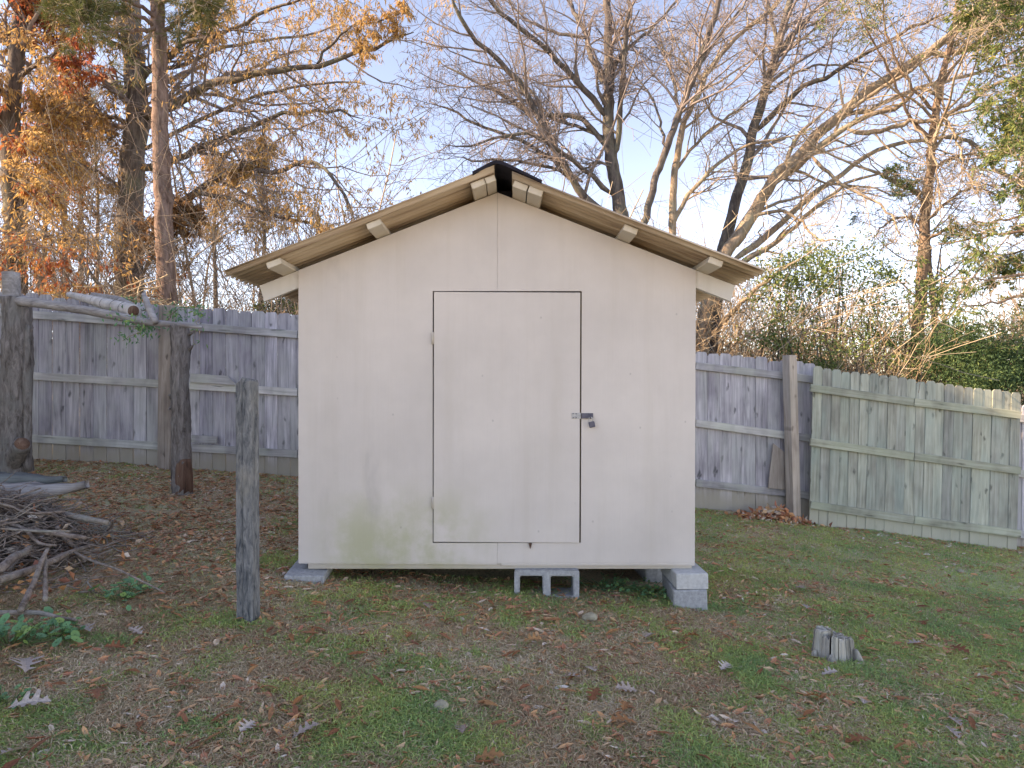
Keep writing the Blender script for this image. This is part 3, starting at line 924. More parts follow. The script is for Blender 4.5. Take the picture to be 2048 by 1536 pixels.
# pale stones in the lawn
def stone(px, py, r, label):
    bm = bmesh.new()
    bmesh.ops.create_icosphere(bm, subdivisions=3, radius=r)
    for v in bm.verts:
        n = vnoise(v.co.x / r + 7, v.co.y / r + v.co.z / r, .7, int(px)) - .5
        v.co *= 1 + .35 * n
        v.co.z *= .62
    me = bpy.data.meshes.new('stone'); bm.to_mesh(me); bm.free(); me.materials.append(M['stone'])
    for p in me.polygons: p.use_smooth = True
    Y = 3.0
    for _ in range(20):
        p = W(px, py, Y); Y = (CZ - float(gh(p[0], Y))) * FPX / (py - 768)
    p = W(px, py, Y)
    tag(link('stone', me, None, (p[0], Y, float(gh(p[0], Y)) + r * .35), (0, 0, px)), label, 'stone')
stone(883, 1418, .032, 'small pale yellow stone in the near grass below the shed door')
stone(1180, 1240, .042, 'rounded buff stone in the leaves below the hollow block')
stone(1922, 1145, .03, 'little grey stone in the lawn near the greenish fence panel')

# ------------------------------------------------------------------ trees
def z1(*p): return [(x / 2.477, y / 2.477) for x, y in p]
def z2(*p): return [(640 + x / 2.477, y / 2.477) for x, y in p]
def z3(*p): return [(1340 + x / 2.477, y / 2.477) for x, y in p]

def limb3(px, Y0, Y1, n=16, wig=.012):
    m = len(px)
    ys = np.linspace(0, 1, m) ** 1.2 * (Y1 - Y0) + Y0
    return resample([W(x, y, Y) for (x, y), Y in zip(px, ys)], n, wig)

class Tree:
    def __init__(s, name, label, base, mat, twig, group=None, cat='tree'):
        s.t = thing(name, label, cat, base, group)
        s.loc = np.array(base, float)
        s.mat, s.twig = mat, twig
        s.P, s.Rr = [], []
        s.tw = []            # twig sets (P, R)
    def limb(s, px, Y0, Y1, w0, w1, name='branch', k=9, n=16, grow=True, mat=None, rough=.05):
        P = limb3(px, Y0, Y1, n)
        d = np.linspace(0, 1, n)
        r = (w0 * (1 - d) + w1 * d) * .5 * 1.02 * P[:, 1] / FPX
        r[0] *= .45; r[-2] *= .75; r[-1] *= .3
        V, F = tubes((P - s.loc)[None], r[None], k, cap=True, rough=rough)
        link(name, mesh_np(name, V, F, mat or s.mat, True), s.t)
        if grow:
            i = np.linspace(0, n - 1, 16)
            s.P.append(np.stack([np.interp(i, np.arange(n), P[:, a]) for a in range(3)], 1)); s.Rr.append(np.interp(i, np.arange(n), r))
        return P, r
    def trunk(s, px, Y, w0, w1, k=14, n=34, down=True, grow=True, t_lim=None):
        px = list(px)
        P = limb3(px, Y, Y, n, .008)
        if down:
            b = P[0].copy(); b[2] = float(gh(b[0], b[1])) - .2
            P = np.vstack([b[None] * .7 + P[0][None] * .3 - np.array([[0, 0, 0]]), P])
            P[0] = b
        m = len(P)
        d = np.linspace(0, 1, m)
        r = (w0 * (1 - d) + w1 * d) * .5 * P[:, 1] / FPX
        V, F = tubes((P - s.loc)[None], r[None], k, cap=True, rough=.05)
        link('trunk', mesh_np('trunk', V, F, s.mat, True), s.t)
        if grow:
            q = P[int(m * .35):]; rr_ = r[int(m * .35):]
            i = np.linspace(0, len(q) - 1, 16)
            s.P.append(np.stack([np.interp(i, np.arange(len(q)), q[:, a]) for a in range(3)], 1))
            s.Rr.append(np.interp(i, np.arange(len(q)), rr_))
        return P, r
    def grow(s, c1=9, c2=6, c3=4, l1=(.25, .55), up=.05, wander=.16, l2=(.3, .6), l3=(.4, .8), amin=.5, amax=1.1, f1=None, rs=.45):
        P = np.stack(s.P); Rr = np.stack(s.Rr)
        a, ar = kids(P, Rr, c1, .12, 1.0, l1[0], l1[1], amin, amax, up, wander, 7, rs, .0048, fixed=f1)
        b, br = kids(a, ar, c2, .15, 1.0, l2[0], l2[1], .5, 1.25, up, wander * 1.5, 5, .5, .0033)
        s.lv = [(a, ar), (b, br)]
        parts = [tubes(a - s.loc, ar, 4), tubes(b - s.loc, br, 3)]
        if c3:
            c, cr = kids(b, br, c3, .15, 1.0, l3[0], l3[1], .5, 1.35, up * .6, wander * 1.2, 3, .6, .0024)
            s.lv.append((c, cr))
            parts.append(tubes(c - s.loc, cr, 3))
        V, F = join(parts)
        tag(link('twigs', mesh_np('twigs', V, F, s.twig, True), s.t), kind='stuff')
    def crown(s, mat, per, L, Wd, droop=.7, levels=(1, 2), mask=None, clump=None, cap=60000, name='crown'):
        C, D = [], []
        for l in levels:
            P, _ = s.lv[l]
            n = P.shape[1]
            idx = np.repeat(np.arange(len(P)), per)
            f = rng.uniform(.2, 1, len(idx)) * (n - 1)
            i = np.minimum(f.astype(int), n - 2); w = (f - i)[:, None]
            C.append(P[idx, i] * (1 - w) + P[idx, i + 1] * w)
            D.append(norm(P[idx, i + 1] - P[idx, i]))
        C = np.concatenate(C); D = np.concatenate(D)
        if clump is not None:      # leave bare gaps
            nz = vnoise(C[:, 0] + C[:, 1] * .6, C[:, 2] + C[:, 1] * .4, clump[0], 77)
            keep = nz > clump[1]
            C, D = C[keep], D[keep]
        if mask is not None:
            keep = mask(C)
            C, D = C[keep], D[keep]
        if len(C) > cap:
            q = rng.choice(len(C), cap, replace=False); C, D = C[q], D[q]
        M_ = len(C)
        dn = np.zeros((M_, 3)); dn[:, 2] = -1
        d = norm(D * (1 - droop) + dn * droop + rng.normal(0, .38, (M_, 3)))
        r = np.clip(rng.random(M_) * .7 + .3 * vnoise(C[:, 0] * 1.0, C[:, 2], .9, 5) + rng.normal(0, .05, M_), 0, 1)
        v, F, rr_ = leaves(C - s.loc, d, rng.uniform(.65, 1.25, M_) * L, rng.uniform(.7, 1.3, M_) * Wd, r)
        link(name, mesh_np(name, v, F, mat, False, {'rnd': rr_}), s.t)

def base_at(px, Y):
    x = (px - 1024) * Y / FPX
    return (x, Y, float(gh(x, Y)) - .1)

def build_trees():
    # --- bare tree rising behind the ridge
    T = Tree('bare_tree', 'grey bare tree with limbs arching to the left above the shed ridge', base_at(1252, 10.6), M['bark_grey'], M['twig_grey'], 'bare trees behind the shed')
    Y = 10.6
    T.trunk(z2((1510, 1180), (1480, 1000), (1445, 800), (1428, 600), (1432, 420), (1430, 220), (1425, 60), (1415, -120)), Y, 30, 13)
    T.limb(z2((1445, 790), (1478, 700), (1490, 520), (1500, 400), (1515, 240), (1525, 100), (1535, -80)), Y, Y - .6, 12, 8)
    T.limb(z2((1425, 590), (1330, 470), (1200, 330), (1100, 220), (960, 120), (840, 0), (770, -90)), Y, Y - 1.2, 13, 7)
    T.limb(z2((1440, 760), (1330, 620), (1240, 575), (1110, 570), (1000, 540), (930, 490), (830, 430), (700, 370), (580, 300)), Y, Y + .9, 11, 3)
    T.limb(z2((1470, 1100), (1310, 980), (1230, 860), (1150, 700), (1090, 590), (1010, 440), (920, 340), (830, 250), (760, 190), (700, 110), (660, 20), (640, -60)), Y, Y - 1.0, 17, 7, n=22)
    T.limb(z2((1460, 970), (1350, 880), (1250, 790), (1150, 720), (1050, 670), (960, 670), (850, 690), (720, 730), (600, 715)), Y, Y - 1.6, 11, 3)
    T.limb(z2((1300, 900), (1130, 770), (1000, 700), (870, 650), (760, 610), (640, 540), (540, 500)), Y, Y + .8, 10, 3)
    T.limb(z2((1290, 930), (1200, 850), (1080, 820), (950, 790), (800, 795), (670, 775)), Y, Y + .4, 8, 3)
    T.limb(z2((1440, 700), (1350, 660), (1270, 620), (1190, 600), (1090, 560), (960, 510), (850, 450)), Y, Y + 1.3, 8, 3)
    T.limb(z2((1425, 430), (1350, 300), (1320, 180), (1270, 90), (1220, -30)), Y, Y + .9, 12, 7)
    T.limb(z2((1330, 190), (1180, 160), (1050, 110), (980, 60), (930, -20)), Y + .3, Y + 1.0, 7, 3)
    T.limb(z2((1470, 850), (1390, 800), (1310, 840), (1260, 890)), Y, Y - .4, 6, 3)
    T.limb(z2((1450, 330), (1540, 220), (1620, 160), (1720, 60), (1800, -40)), Y, Y + 1.0, 8, 4)
    T.limb(z2((1240, 870), (1180, 760), (1130, 640), (1080, 500), (1020, 420), (960, 380)), Y, Y + .5, 8, 3)
    T.grow(15, 8, 4, (.22, .58), .03, .17)
    # --- dark leaning stem
    T = Tree('bare_tree', 'dark slender bare tree leaning right, just right of the grey tree behind the ridge', base_at(1286, 9.8), M['bark_grey'], M['twig_grey'], 'bare trees behind the shed')
    Y = 9.8
    T.trunk([(1283, 480), (1290, 440), (1310, 363), (1334, 299), (1348, 254), (1372, 190), (1396, 133), (1413, 81), (1429, 32), (1450, -40)], Y, 15, 11)
    T.limb([(1334, 299), (1318, 240), (1300, 190), (1270, 150), (1256, 130)], Y, Y + .8, 6, 2)
    T.limb([(1396, 133), (1440, 70), (1480, 20), (1520, -40)], Y, Y + .8, 7, 3)
    T.grow(16, 8, 4, (.25, .6), .03, .17)
    # --- tan forked tree
    T = Tree('bare_tree', 'tan bare tree with lichen forking above the right roof slope', base_at(1342, 10.2), M['bark_tan'], M['twig_tan'], 'bare trees behind the shed')
    Y = 10.2
    T.trunk(z3((10, 1300), (10, 1140), (20, 900), (40, 730), (70, 600), (130, 490), (180, 370), (260, 260), (380, 140), (480, 60), (600, -60)), Y, 17, 6)
    T.limb(z3((15, 870), (60, 800), (150, 690), (270, 590), (400, 490), (480, 440), (560, 420)), Y, Y + .7, 7, 3)
    T.limb(z3((15, 1120), (90, 960), (160, 880), (260, 790), (360, 730), (450, 700), (560, 680), (700, 665)), Y, Y - .8, 10, 3)
    T.limb(z3((60, 620), (30, 480), (10, 380), (-30, 250), (-60, 150)), Y, Y + .5, 7, 3)
    T.grow(13, 8, 4, (.25, .6), .03, .17)
    # --- dark fork of the clump
    T = Tree('bare_tree', 'dark straight bare stem of the clump rising beyond the right eave', base_at(1420, 10.9), M['bark_grey'], M['twig_grey'], 'bare trees behind the shed')
    Y = 10.9
    T.trunk([(1422, 700), (1432, 600)] + z3((260, 1250), (310, 1050), (370, 850), (410, 650), (440, 560), (480, 420), (520, 280), (560, 140), (590, 20), (610, -80)), Y, 26, 13)
    T.limb(z3((515, 300), (600, 190), (680, 90), (760, 20), (850, -60)), Y, Y + .6, 12, 7)
    T.limb(z3((430, 650), (520, 560), (600, 480), (680, 420), (800, 370), (900, 300), (1020, 240), (1130, 170), (1260, 110), (1380, 60)), Y, Y - 1.3, 12, 5, n=20)
    T.limb(z3((530, 220), (510, 120), (480, 0), (470, -60)), Y, Y + .4, 8, 5)
    T.limb(z3((470, 480), (560, 400), (650, 350), (760, 320), (900, 330), (1000, 380)), Y, Y + 1.2, 6, 3)
    T.grow(13, 8, 4, (.2, .55), .03, .17)
    # --- big tan arching limbs
    T = Tree('bare_tree', 'large tan tree whose sunlit limbs arch far to the right above the fence', base_at(1404, 10.3), M['bark_tan'], M['twig_tan'], 'bare trees behind the shed')
    Y = 10.3
    T.trunk([(1402, 720), (1406, 680), (1416, 610), (1440, 520)] + z3((330, 1180), (400, 1080), (450, 980), (540, 860), (640, 770), (740, 660), (850, 570), (960, 470), (1080, 390), (1200, 310), (1300, 250), (1450, 120), (1540, 50), (1700, -30)), Y, 30, 13, n=44)
    T.limb(z3((330, 1220), (480, 940), (600, 850), (700, 760), (800, 680), (900, 610), (1000, 560), (1130, 530), (1230, 430), (1330, 480), (1420, 500)), Y, Y - .9, 18, 6, n=22)
    T.limb(z3((300, 1300), (480, 1170), (600, 1060), (730, 950), (830, 880), (950, 790), (1070, 730), (1200, 700), (1330, 690), (1500, 640)), Y, Y + .9, 14, 5, n=20)
    T.limb(z3((320, 1330), (400, 1270), (530, 1200), (660, 1080), (790, 970), (880, 900), (1000, 875), (1100, 840)), Y, Y - .7, 12, 4, n=18)
    T.limb(z3((1280, 260), (1420, 260), (1540, 210), (1640, 150), (1790, 110)), Y, Y - .5, 12, 8)
    T.limb(z3((880, 640), (950, 660), (1080, 640), (1200, 600), (1330, 590), (1450, 530), (1520, 480), (1620, 420), (1790, 360)), Y - .4, Y - 1.6, 10, 6, n=20)
    T.limb(z3((700, 770), (780, 850), (850, 910), (960, 970), (1040, 1010), (1100, 1080), (1150, 1180)), Y - .3, Y - 1.3, 8, 3)
    T.limb(z3((380, 1090), (450, 1060), (560, 1045), (640, 1090), (700, 1160), (760, 1190), (850, 1190)), Y, Y - 1.0, 8, 3)
    T.limb(z3((850, 580), (1000, 540), (1150, 470), (1300, 420), (1500, 370), (1790, 280)), Y, Y + 1.0, 10, 5)
    T.limb(z3((1330, 680), (1480, 690), (1560, 780), (1650, 860), (1790, 930)), Y + .5, Y - .6, 8, 5)
    T.limb(z3((1200, 600), (1260, 680), (1310, 800), (1330, 940), (1350, 1100)), Y - .9, Y - 1.3, 5, 2)
    T.limb(z3((1380, 600), (1430, 720), (1470, 860), (1510, 960)), Y - 1.0, Y - 1.4, 5, 2)
    T.limb([(1424, 668), (1445, 645), (1475, 615), (1505, 588), (1560, 540), (1600, 520)], Y - .2, Y - 1.2, 12, 4)
    T.grow(10, 7, 4, (.2, .5), .0, .18)
    # --- cedar trunk
    T = Tree('cedar_tree', 'reddish sunlit cedar trunk with ragged branches above the right fence', base_at(1831, 9.6), M['bark_cedar'], M['twig_tan'])
    Y = 9.6
    T.trunk([(1830, 790), (1832, 700), (1842, 590)] + z3((1260, 1150), (1275, 1000), (1285, 850), (1300, 700), (1320, 550), (1340, 420), (1370, 300), (1400, 160), (1430, 0), (1450, -90)), Y, 27, 8)
    for a in (((1275, 1010), (1190, 940), (1150, 930), (1110, 860)), ((1290, 850), (1400, 780), (1520, 770), (1640, 800)), ((1300, 700), (1180, 560), (1120, 420), (1060, 300), (980, 150), (920, -20)),
              ((1320, 560), (1200, 440), (1080, 200), (1060, 20), (1040, -60)), ((1270, 1100), (1400, 980), (1500, 930), (1620, 960)), ((1260, 1200), (1380, 1130), (1480, 1150), (1560, 1230)),
              ((1340, 420), (1430, 300), (1520, 200), (1640, 60)), ((1265, 1150), (1200, 1080), (1080, 1100), (1000, 1190))):
        T.limb(z3(*a), Y, Y + rng.uniform(-1, 1), 7, 2)
    T.grow(13, 7, 4, (.25, .6), -.02, .2)
    T.crown(M['cedar_leaf'], 3, .06, .014, .1, (1, 2), clump=(.55, .60), cap=26000)
    # slim stem beside it
    T = Tree('cedar_tree', 'thin dark stem standing close beside the reddish cedar trunk', base_at(1868, 9.9), M['bark_grey'], M['twig_grey'])
    Y = 9.9
    T.trunk([(1866, 790), (1872, 700), (1870, 633), (1863, 578), (1858, 500), (1850, 420)], Y, 15, 6)
    T.grow(16, 6, 3, (.3, .7), .02, .2)
    # --- dark cedar at the right edge, most of it beyond the frame
    T = Tree('cedar_tree', 'dark green cedar reaching in from the right edge of the picture', base_at(2150, 8.9), M['bark_cedar'], M['twig_tan'])
    Y = 8.9
    T.trunk([(2150, 800), (2150, 600), (2155, 400), (2160, 200), (2165, 0), (2170, -120)], Y, 34, 14)
    for i in range(26):
        y0 = -90 + i * 33 + rng.uniform(-12, 12)
        ln = rng.uniform(130, 300) * (1 if i > 15 or i < 6 else .62)
        dn = rng.uniform(-30, 70)
        T.limb([(2150, y0), (2150 - ln * .4, y0 - 14 + dn * .2), (2150 - ln * .75, y0 + dn * .6), (2150 - ln, y0 + dn * 1.2)], Y, Y + rng.uniform(-1.2, 1.2), 8, 2)
    T.grow(9, 7, 4, (.22, .5), -.02, .16)
    T.crown(M['cedar_leaf'], 6, .07, .016, .15, (1, 2), clump=(.5, .46), cap=40000)

    # --- left side: oak with amber leaves
    T = Tree('oak_tree', 'big dark oak with amber hanging leaves and limbs reaching right over the fence', base_at(259, 12.0), M['bark_oak'], M['twig_grey'])
    Y = 12.0
    T.trunk(z1((640, 1600), (640, 1480), (640, 1250), (648, 950), (662, 750), (682, 580), (672, 420), (655, 250), (650, 100), (640, -100)), Y, 56, 34, k=18)
    T.limb(z1((685, 570), (760, 560), (840, 525), (940, 470), (1030, 430), (1130, 390), (1250, 370), (1400, 350), (1560, 330), (1734, 270), (1900, 220), (2050, 160)), Y, Y - 1.8, 20, 5, n=24)
    T.limb(z1((660, 840), (760, 830), (850, 800), (980, 740), (1080, 690), (1180, 650), (1300, 600), (1400, 560), (1500, 560), (1640, 540), (1800, 590)), Y, Y - 1.0, 15, 4, n=22)
    T.limb(z1((1310, 610), (1290, 720), (1240, 810), (1190, 850)), Y - .6, Y - .9, 7, 4)
    T.limb(z1((660, 1140), (760, 1100), (860, 1040), (940, 970), (1050, 900), (1150, 850), (1250, 840), (1400, 850), (1500, 800), (1600, 830), (1680, 930), (1740, 1040), (1770, 1120)), Y, Y - 1.8, 17, 4, n=26)
    T.limb(z1((960, 965), (1050, 970), (1150, 985), (1250, 1030), (1400, 1085), (1550, 1110), (1650, 1150), (1760, 1200)), Y - .7, Y - 1.4, 9, 3, n=18)
    T.limb(z1((660, 620), (520, 570), (400, 540), (330, 500), (240, 520)), Y, Y - .8, 10, 3)
    T.limb(z1((670, 420), (760, 330), (840, 280), (900, 220), (970, 150), (1030, 100), (1100, 20), (1150, -60)), Y, Y - .9, 14, 8)
    T.limb(z1((900, 215), (1000, 190), (1150, 150), (1300, 60), (1420, 20), (1600, -40)), Y - .5, Y - 1.6, 9, 4)
    T.limb(z1((1560, 330), (1660, 200), (1750, 130), (1860, 110), (2000, 60)), Y - 1.2, Y - 2.0, 6, 2)
    T.limb(z1((655, 250), (540, 200), (430, 150), (300, 130)), Y, Y - 1.0, 9, 3)
    T.limb(z1((690, 330), (900, 330), (1100, 240), (1300, 200), (1500, 180), (1700, 120)), Y, Y + 1.2, 9, 3)
    T.limb(z1((660, 1000), (560, 900), (480, 850), (380, 820), (280, 850)), Y, Y - .5, 8, 3)
    T.limb(z1((680, 760), (900, 640), (1080, 560), (1280, 470), (1500, 430), (1680, 400), (1820, 420)), Y, Y + 1.5, 9, 3)
    T.grow(17, 7, 3, (.18, .46), -.03, .2)
    T.crown(M['oak_leaf'], 5, .095, .021, .75, (1, 2), mask=lambda C: rng.random(len(C)) < np.clip(.62 + .05 * (C[:, 0] + 6), .45, .85) * (vnoise(C[:, 0] + C[:, 1] * .5, C[:, 2], .8, 9) > .18), cap=110000)
    # --- red oak at the left edge
    T = Tree('oak_tree', 'russet leaved oak at the left edge behind the thick dead trunk', base_at(30, 11.2), M['bark_oak'], M['twig_grey'])
    Y = 11.2
    T.trunk(z1((70, 1500), (72, 1340), (72, 1100), (60, 900), (52, 650), (62, 480), (85, 300), (100, 100), (110, -100)), Y, 46, 22, k=16)
    for a in (((70, 420), (160, 330), (260, 270), (380, 260)), ((60, 600), (150, 560), (260, 560), (330, 600)), ((60, 750), (160, 720), (240, 760)), ((55, 640), (-60, 560), (-160, 500)),
              ((80, 300), (20, 200), (-60, 120)), ((95, 180), (180, 90), (280, 40), (380, -40)), ((65, 900), (150, 900), (220, 940)), ((70, 470), (-40, 420), (-140, 300)),
              ((95, 100), (170, 0), (260, -60)), ((70, 1000), (160, 1080), (240, 1180), (260, 1250))):
        T.limb(z1(*a), Y, Y + rng.uniform(-1.3, .6), 10, 3)
    T.limb(z1((110, 1140), (200, 1150), (260, 1180), (400, 1290), (480, 1390), (560, 1490)), Y - .3, Y - 1.6, 9, 5)
    T.grow(13, 7, 4, (.3, .7), -.02, .18)
    T.crown(M['red_leaf'], 4, .10, .032, .7, (1, 2), mask=lambda C: vnoise(C[:, 0], C[:, 2], .6, 19) > .50, cap=8000)
    T.crown(M['oak_leaf'], 3, .10, .028, .7, (1, 2), mask=lambda C: vnoise(C[:, 0], C[:, 2], .6, 19) < .6, cap=10000)
    # --- pine in front
    T = Tree('pine_tree', 'straight pine trunk lit along its left edge behind the fence', base_at(338, 10.2), M['bark_pine'], M['twig_tan'])
    Y = 10.2
    P, r = T.trunk(z1((850, 1600), (830, 1480), (815, 1200), (805, 900), (795, 600), (790, 350), (785, 180), (780, 60), (775, -150)), Y, 37, 25, k=18, n=44, grow=False)
    for a in (((785, 150), (700, 90), (560, 60), (420, 100), (280, 130)), ((783, 100), (680, 20), (520, -30), (380, -20)), ((785, 170), (860, 120), (940, 60), (1010, 30)), ((780, 40), (850, -20), (960, -60)),
              ((783, 120), (720, 150), (620, 150), (500, 160), (400, 110)), ((780, 20), (640, -60), (480, -80)), ((782, 80), (800, 20), (840, -60))):
        T.limb(z1(*a), Y, Y + rng.uniform(-1.4, .5), 9, 3)
    T.grow(12, 6, 3, (.25, .6), .05, .16)
    T.crown(M['needle'], 7, .15, .0075, .05, (1, 2), clump=(.5, .30), cap=34000)
    # --- thin understorey trees on the left
    thin = [('reddish thin tree with scarlet leaves left of the tall oak', 93, 13.0, ((205, 1560), (212, 1450), (220, 1200), (235, 900), (245, 700), (250, 480)), 11, 5, 'red_leaf'),
            ('very thin pale trunk just left of the tall oak', 195, 12.6, ((478, 1560), (480, 1460), (485, 1200), (480, 900), (470, 700), (460, 540)), 8, 4, 'brown_leaf'),
            ('slim grey trunk behind the fence midway between the two oaks', 133, 16.0, ((330, 1560), (330, 1450), (325, 1250), (320, 1000), (315, 700), (310, 400)), 11, 5, 'needle'),
            ('slim brown trunk with olive foliage left of the very thin pale trunk', 162, 17.5, ((400, 1560), (400, 1450), (405, 1250), (400, 950), (395, 600), (400, 300)), 11, 5, 'needle'),
            ('leaning pale sapling crossing in front of the pine trunk', 265, 10.6, ((640, 1560), (660, 1460), (760, 1260), (850, 1100), (900, 1040)), 7, 4, 'brown_leaf'),
            ('slim amber leaved tree right of the pine trunk', 430, 15.5, ((1070, 1600), (1068, 1400), (1060, 1200), (1070, 1000), (1080, 800)), 10, 4, 'oak_leaf'),
            ('thin twiggy tree standing just left of the shed eave', 520, 16.5, ((1290, 1600), (1300, 1350), (1310, 1150), (1300, 950), (1320, 760)), 10, 4, 'brown_leaf')]
    for lab, px, Y, pts, w0, w1, lf in thin:
        T = Tree('sapling', lab, base_at(px, Y), M['bark_tan'] if w0 < 9 else M['bark_grey'], M['twig_tan'], 'thin trees behind the left fence')
        T.trunk(z1(*pts), Y, w0, w1, k=8, n=20)
        for _ in range(7):
            T.P.append(T.P[0]); T.Rr.append(T.Rr[0])
        T.grow(7, 6, 4, (.22, .55), .02, .2)
        T.crown(M[lf], 3 if lf != 'needle' else 6, .10 if lf != 'needle' else .13, .026 if lf != 'needle' else .009, .6, (1, 2), clump=(.6, .42), cap=9000)
    # fan shaped shrub tips above the left roof slope
    for px, py, Y, h, lab in ((668, 560, 14.0, 2.6, 'fan of bare upright twigs showing above the left roof slope'), (600, 560, 15.0, 3.0, 'wide bare bush behind the left eave of the shed'), (770, 520, 15.0, 1.7, 'low bare bush tips just left of the ridge')):
        base = W(px, 640, Y); g0 = float(gh(base[0], Y)); base[2] = g0
        T = Tree('bare_shrub', lab, base, M['bark_grey'], M['twig_grey'], 'bare shrubs behind the shed', 'shrub')
        top = W(px, py, Y)[2]
        for i in range(16):
            a = rng.uniform(-.5, .5)
            p = np.array([base, base + np.array((a * .5, rng.uniform(-.3, .3), (top - g0) * .6)), base + np.array((a * 1.4, rng.uniform(-.6, .6), (top - g0) * .9 + h * .2)), base + np.array((a * h * 1.1, rng.uniform(-.9, .9), (top - g0) + h * rng.uniform(.4, .9) * (1 - .5 * abs(a))))])
            P = resample(p, 16, .015); r = np.linspace(.018, .004, 16)
            V, F = tubes((P - T.loc)[None], r[None], 5)
            link('stem', mesh_np('stem', V, F, T.mat, True), T.t)
            T.P.append(P[6:].repeat(2, 0)[:16]); T.Rr.append(r)
        T.P = [resample(p[::2][:5], 16) for p in T.P]
        T.grow(9, 5, 3, (.25, .55), .12, .12, amin=.2, amax=.6)
build_trees()

M['juniper'] = attr_mat('juniper_foliage', [(0, (.03, .075, .04)), (.6, (.07, .14, .06)), (1, (.16, .22, .08))], trans=.15)
# ------------------------------------------------------------------ shrubs beyond the right fence
def leafy_blob(name, label, blobs, mat, n, L, Wd, stem_mat, group=None):
    c0 = blobs[0][0]
    base = np.array((c0[0], c0[1], float(gh(c0[0], c0[1]))))
    t = thing(name, label, 'shrub', base, group)
    C = []
    for c, r, f in blobs:
        m = int(n * f)
        q = max(8, m // 70)
        cc = np.array(c) + rng.normal(0, .62, (q, 3)) * np.array(r)
        sz = rng.uniform(.10, .30, q)[:, None] * np.array((1.25, 1, .7)) * (np.mean(r) / .45 + .35)
        w_ = rng.integers(0, q, m)
        p = cc[w_] + rng.normal(0, .5, (m, 3)) * sz[w_]
        C.append(p)
    C = np.concatenate(C)
    D = norm(rng.normal(0, 1, (len(C), 3)) + np.array((0, 0, -.3)))
    rn = np.clip(rng.random(len(C)) * .75 + .25 * vnoise(C[:, 0], C[:, 2], .4, 3), 0, 1)
    v, F, rr_ = leaves(C - base, D, rng.uniform(.6, 1.2, len(C)) * L, rng.uniform(.7, 1.2, len(C)) * Wd, rn)
    link('crown', mesh_np('crown', v, F, mat, False, {'rnd': rr_}), t)
    for c, r, f in blobs:
        for _ in range(max(2, int(8 * f))):
            e = np.array(c) + rng.normal(0, .4, 3) * np.array(r)
            P = resample([base + rng.normal(0, .12, 3) * np.array((1, 1, 0)), (base + e) / 2 + rng.normal(0, .12, 3), e], 10, .02)
            V, F = tubes((P - base)[None], np.linspace(.02, .005, 10)[None], 5)
            link('stem', mesh_np('stem', V, F, stem_mat, True), t)

def B(px, py, Y, rx, rz, f, ry=None):
    p = W(px, py, Y)
    return (p, (rx * Y / FPX, (ry or rx * Y / FPX * .7), rz * Y / FPX), f)
leafy_blob('evergreen_shrub', 'glossy evergreen shrub rising just beyond the right eave', [B(1570, 600, 9.3, 45, 95, .5), B(1555, 690, 9.2, 30, 45, .2), B(1600, 540, 9.4, 60, 40, .4)], M['evergreen'], 3200, .055, .026, M['bark_grey'], 'evergreen shrubs beyond the fence')
leafy_blob('evergreen_shrub', 'dense dark evergreen clump between the eave and the reddish cedar', [B(1700, 520, 9.6, 75, 50, .6), B(1650, 580, 9.6, 60, 45, .3), B(1760, 620, 9.6, 40, 60, .3)], M['evergreen'], 2800, .055, .024, M['bark_grey'], 'evergreen shrubs beyond the fence')
leafy_blob('evergreen_shrub', 'yellowish green bush peeping over the grey fence', [B(1730, 715, 8.9, 60, 30, .5), B(1640, 720, 9.0, 40, 22, .3)], M['evergreen'], 1300, .05, .022, M['bark_grey'], 'evergreen shrubs beyond the fence')
leafy_blob('juniper_bush', 'dark green juniper spreading over the greenish fence panel', [B(1950, 715, 8.7, 100, 55, .6), B(2020, 735, 8.45, 70, 50, .4), B(1900, 690, 8.9, 40, 45, .2), B(1985, 770, 8.25, 50, 22, .15, .12)], M['juniper'], 20000, .05, .013, M['bark_cedar'])
leafy_blob('evergreen_shrub', 'olive green vine covered bush just left of the reddish cedar trunk', [B(1790, 640, 9.3, 50, 70, .5), B(1720, 660, 9.2, 50, 50, .4), B(1640, 650, 9.3, 45, 60, .4)], M['evergreen'], 1500, .05, .022, M['bark_grey'], 'evergreen shrubs beyond the fence')
leafy_blob('evergreen_shrub', 'yellow green treetop seen over the fence beside the shed', [B(570, 622, 12.5, 36, 20, 1.0)], M['evergreen'], 1500, .06, .03, M['bark_grey'])

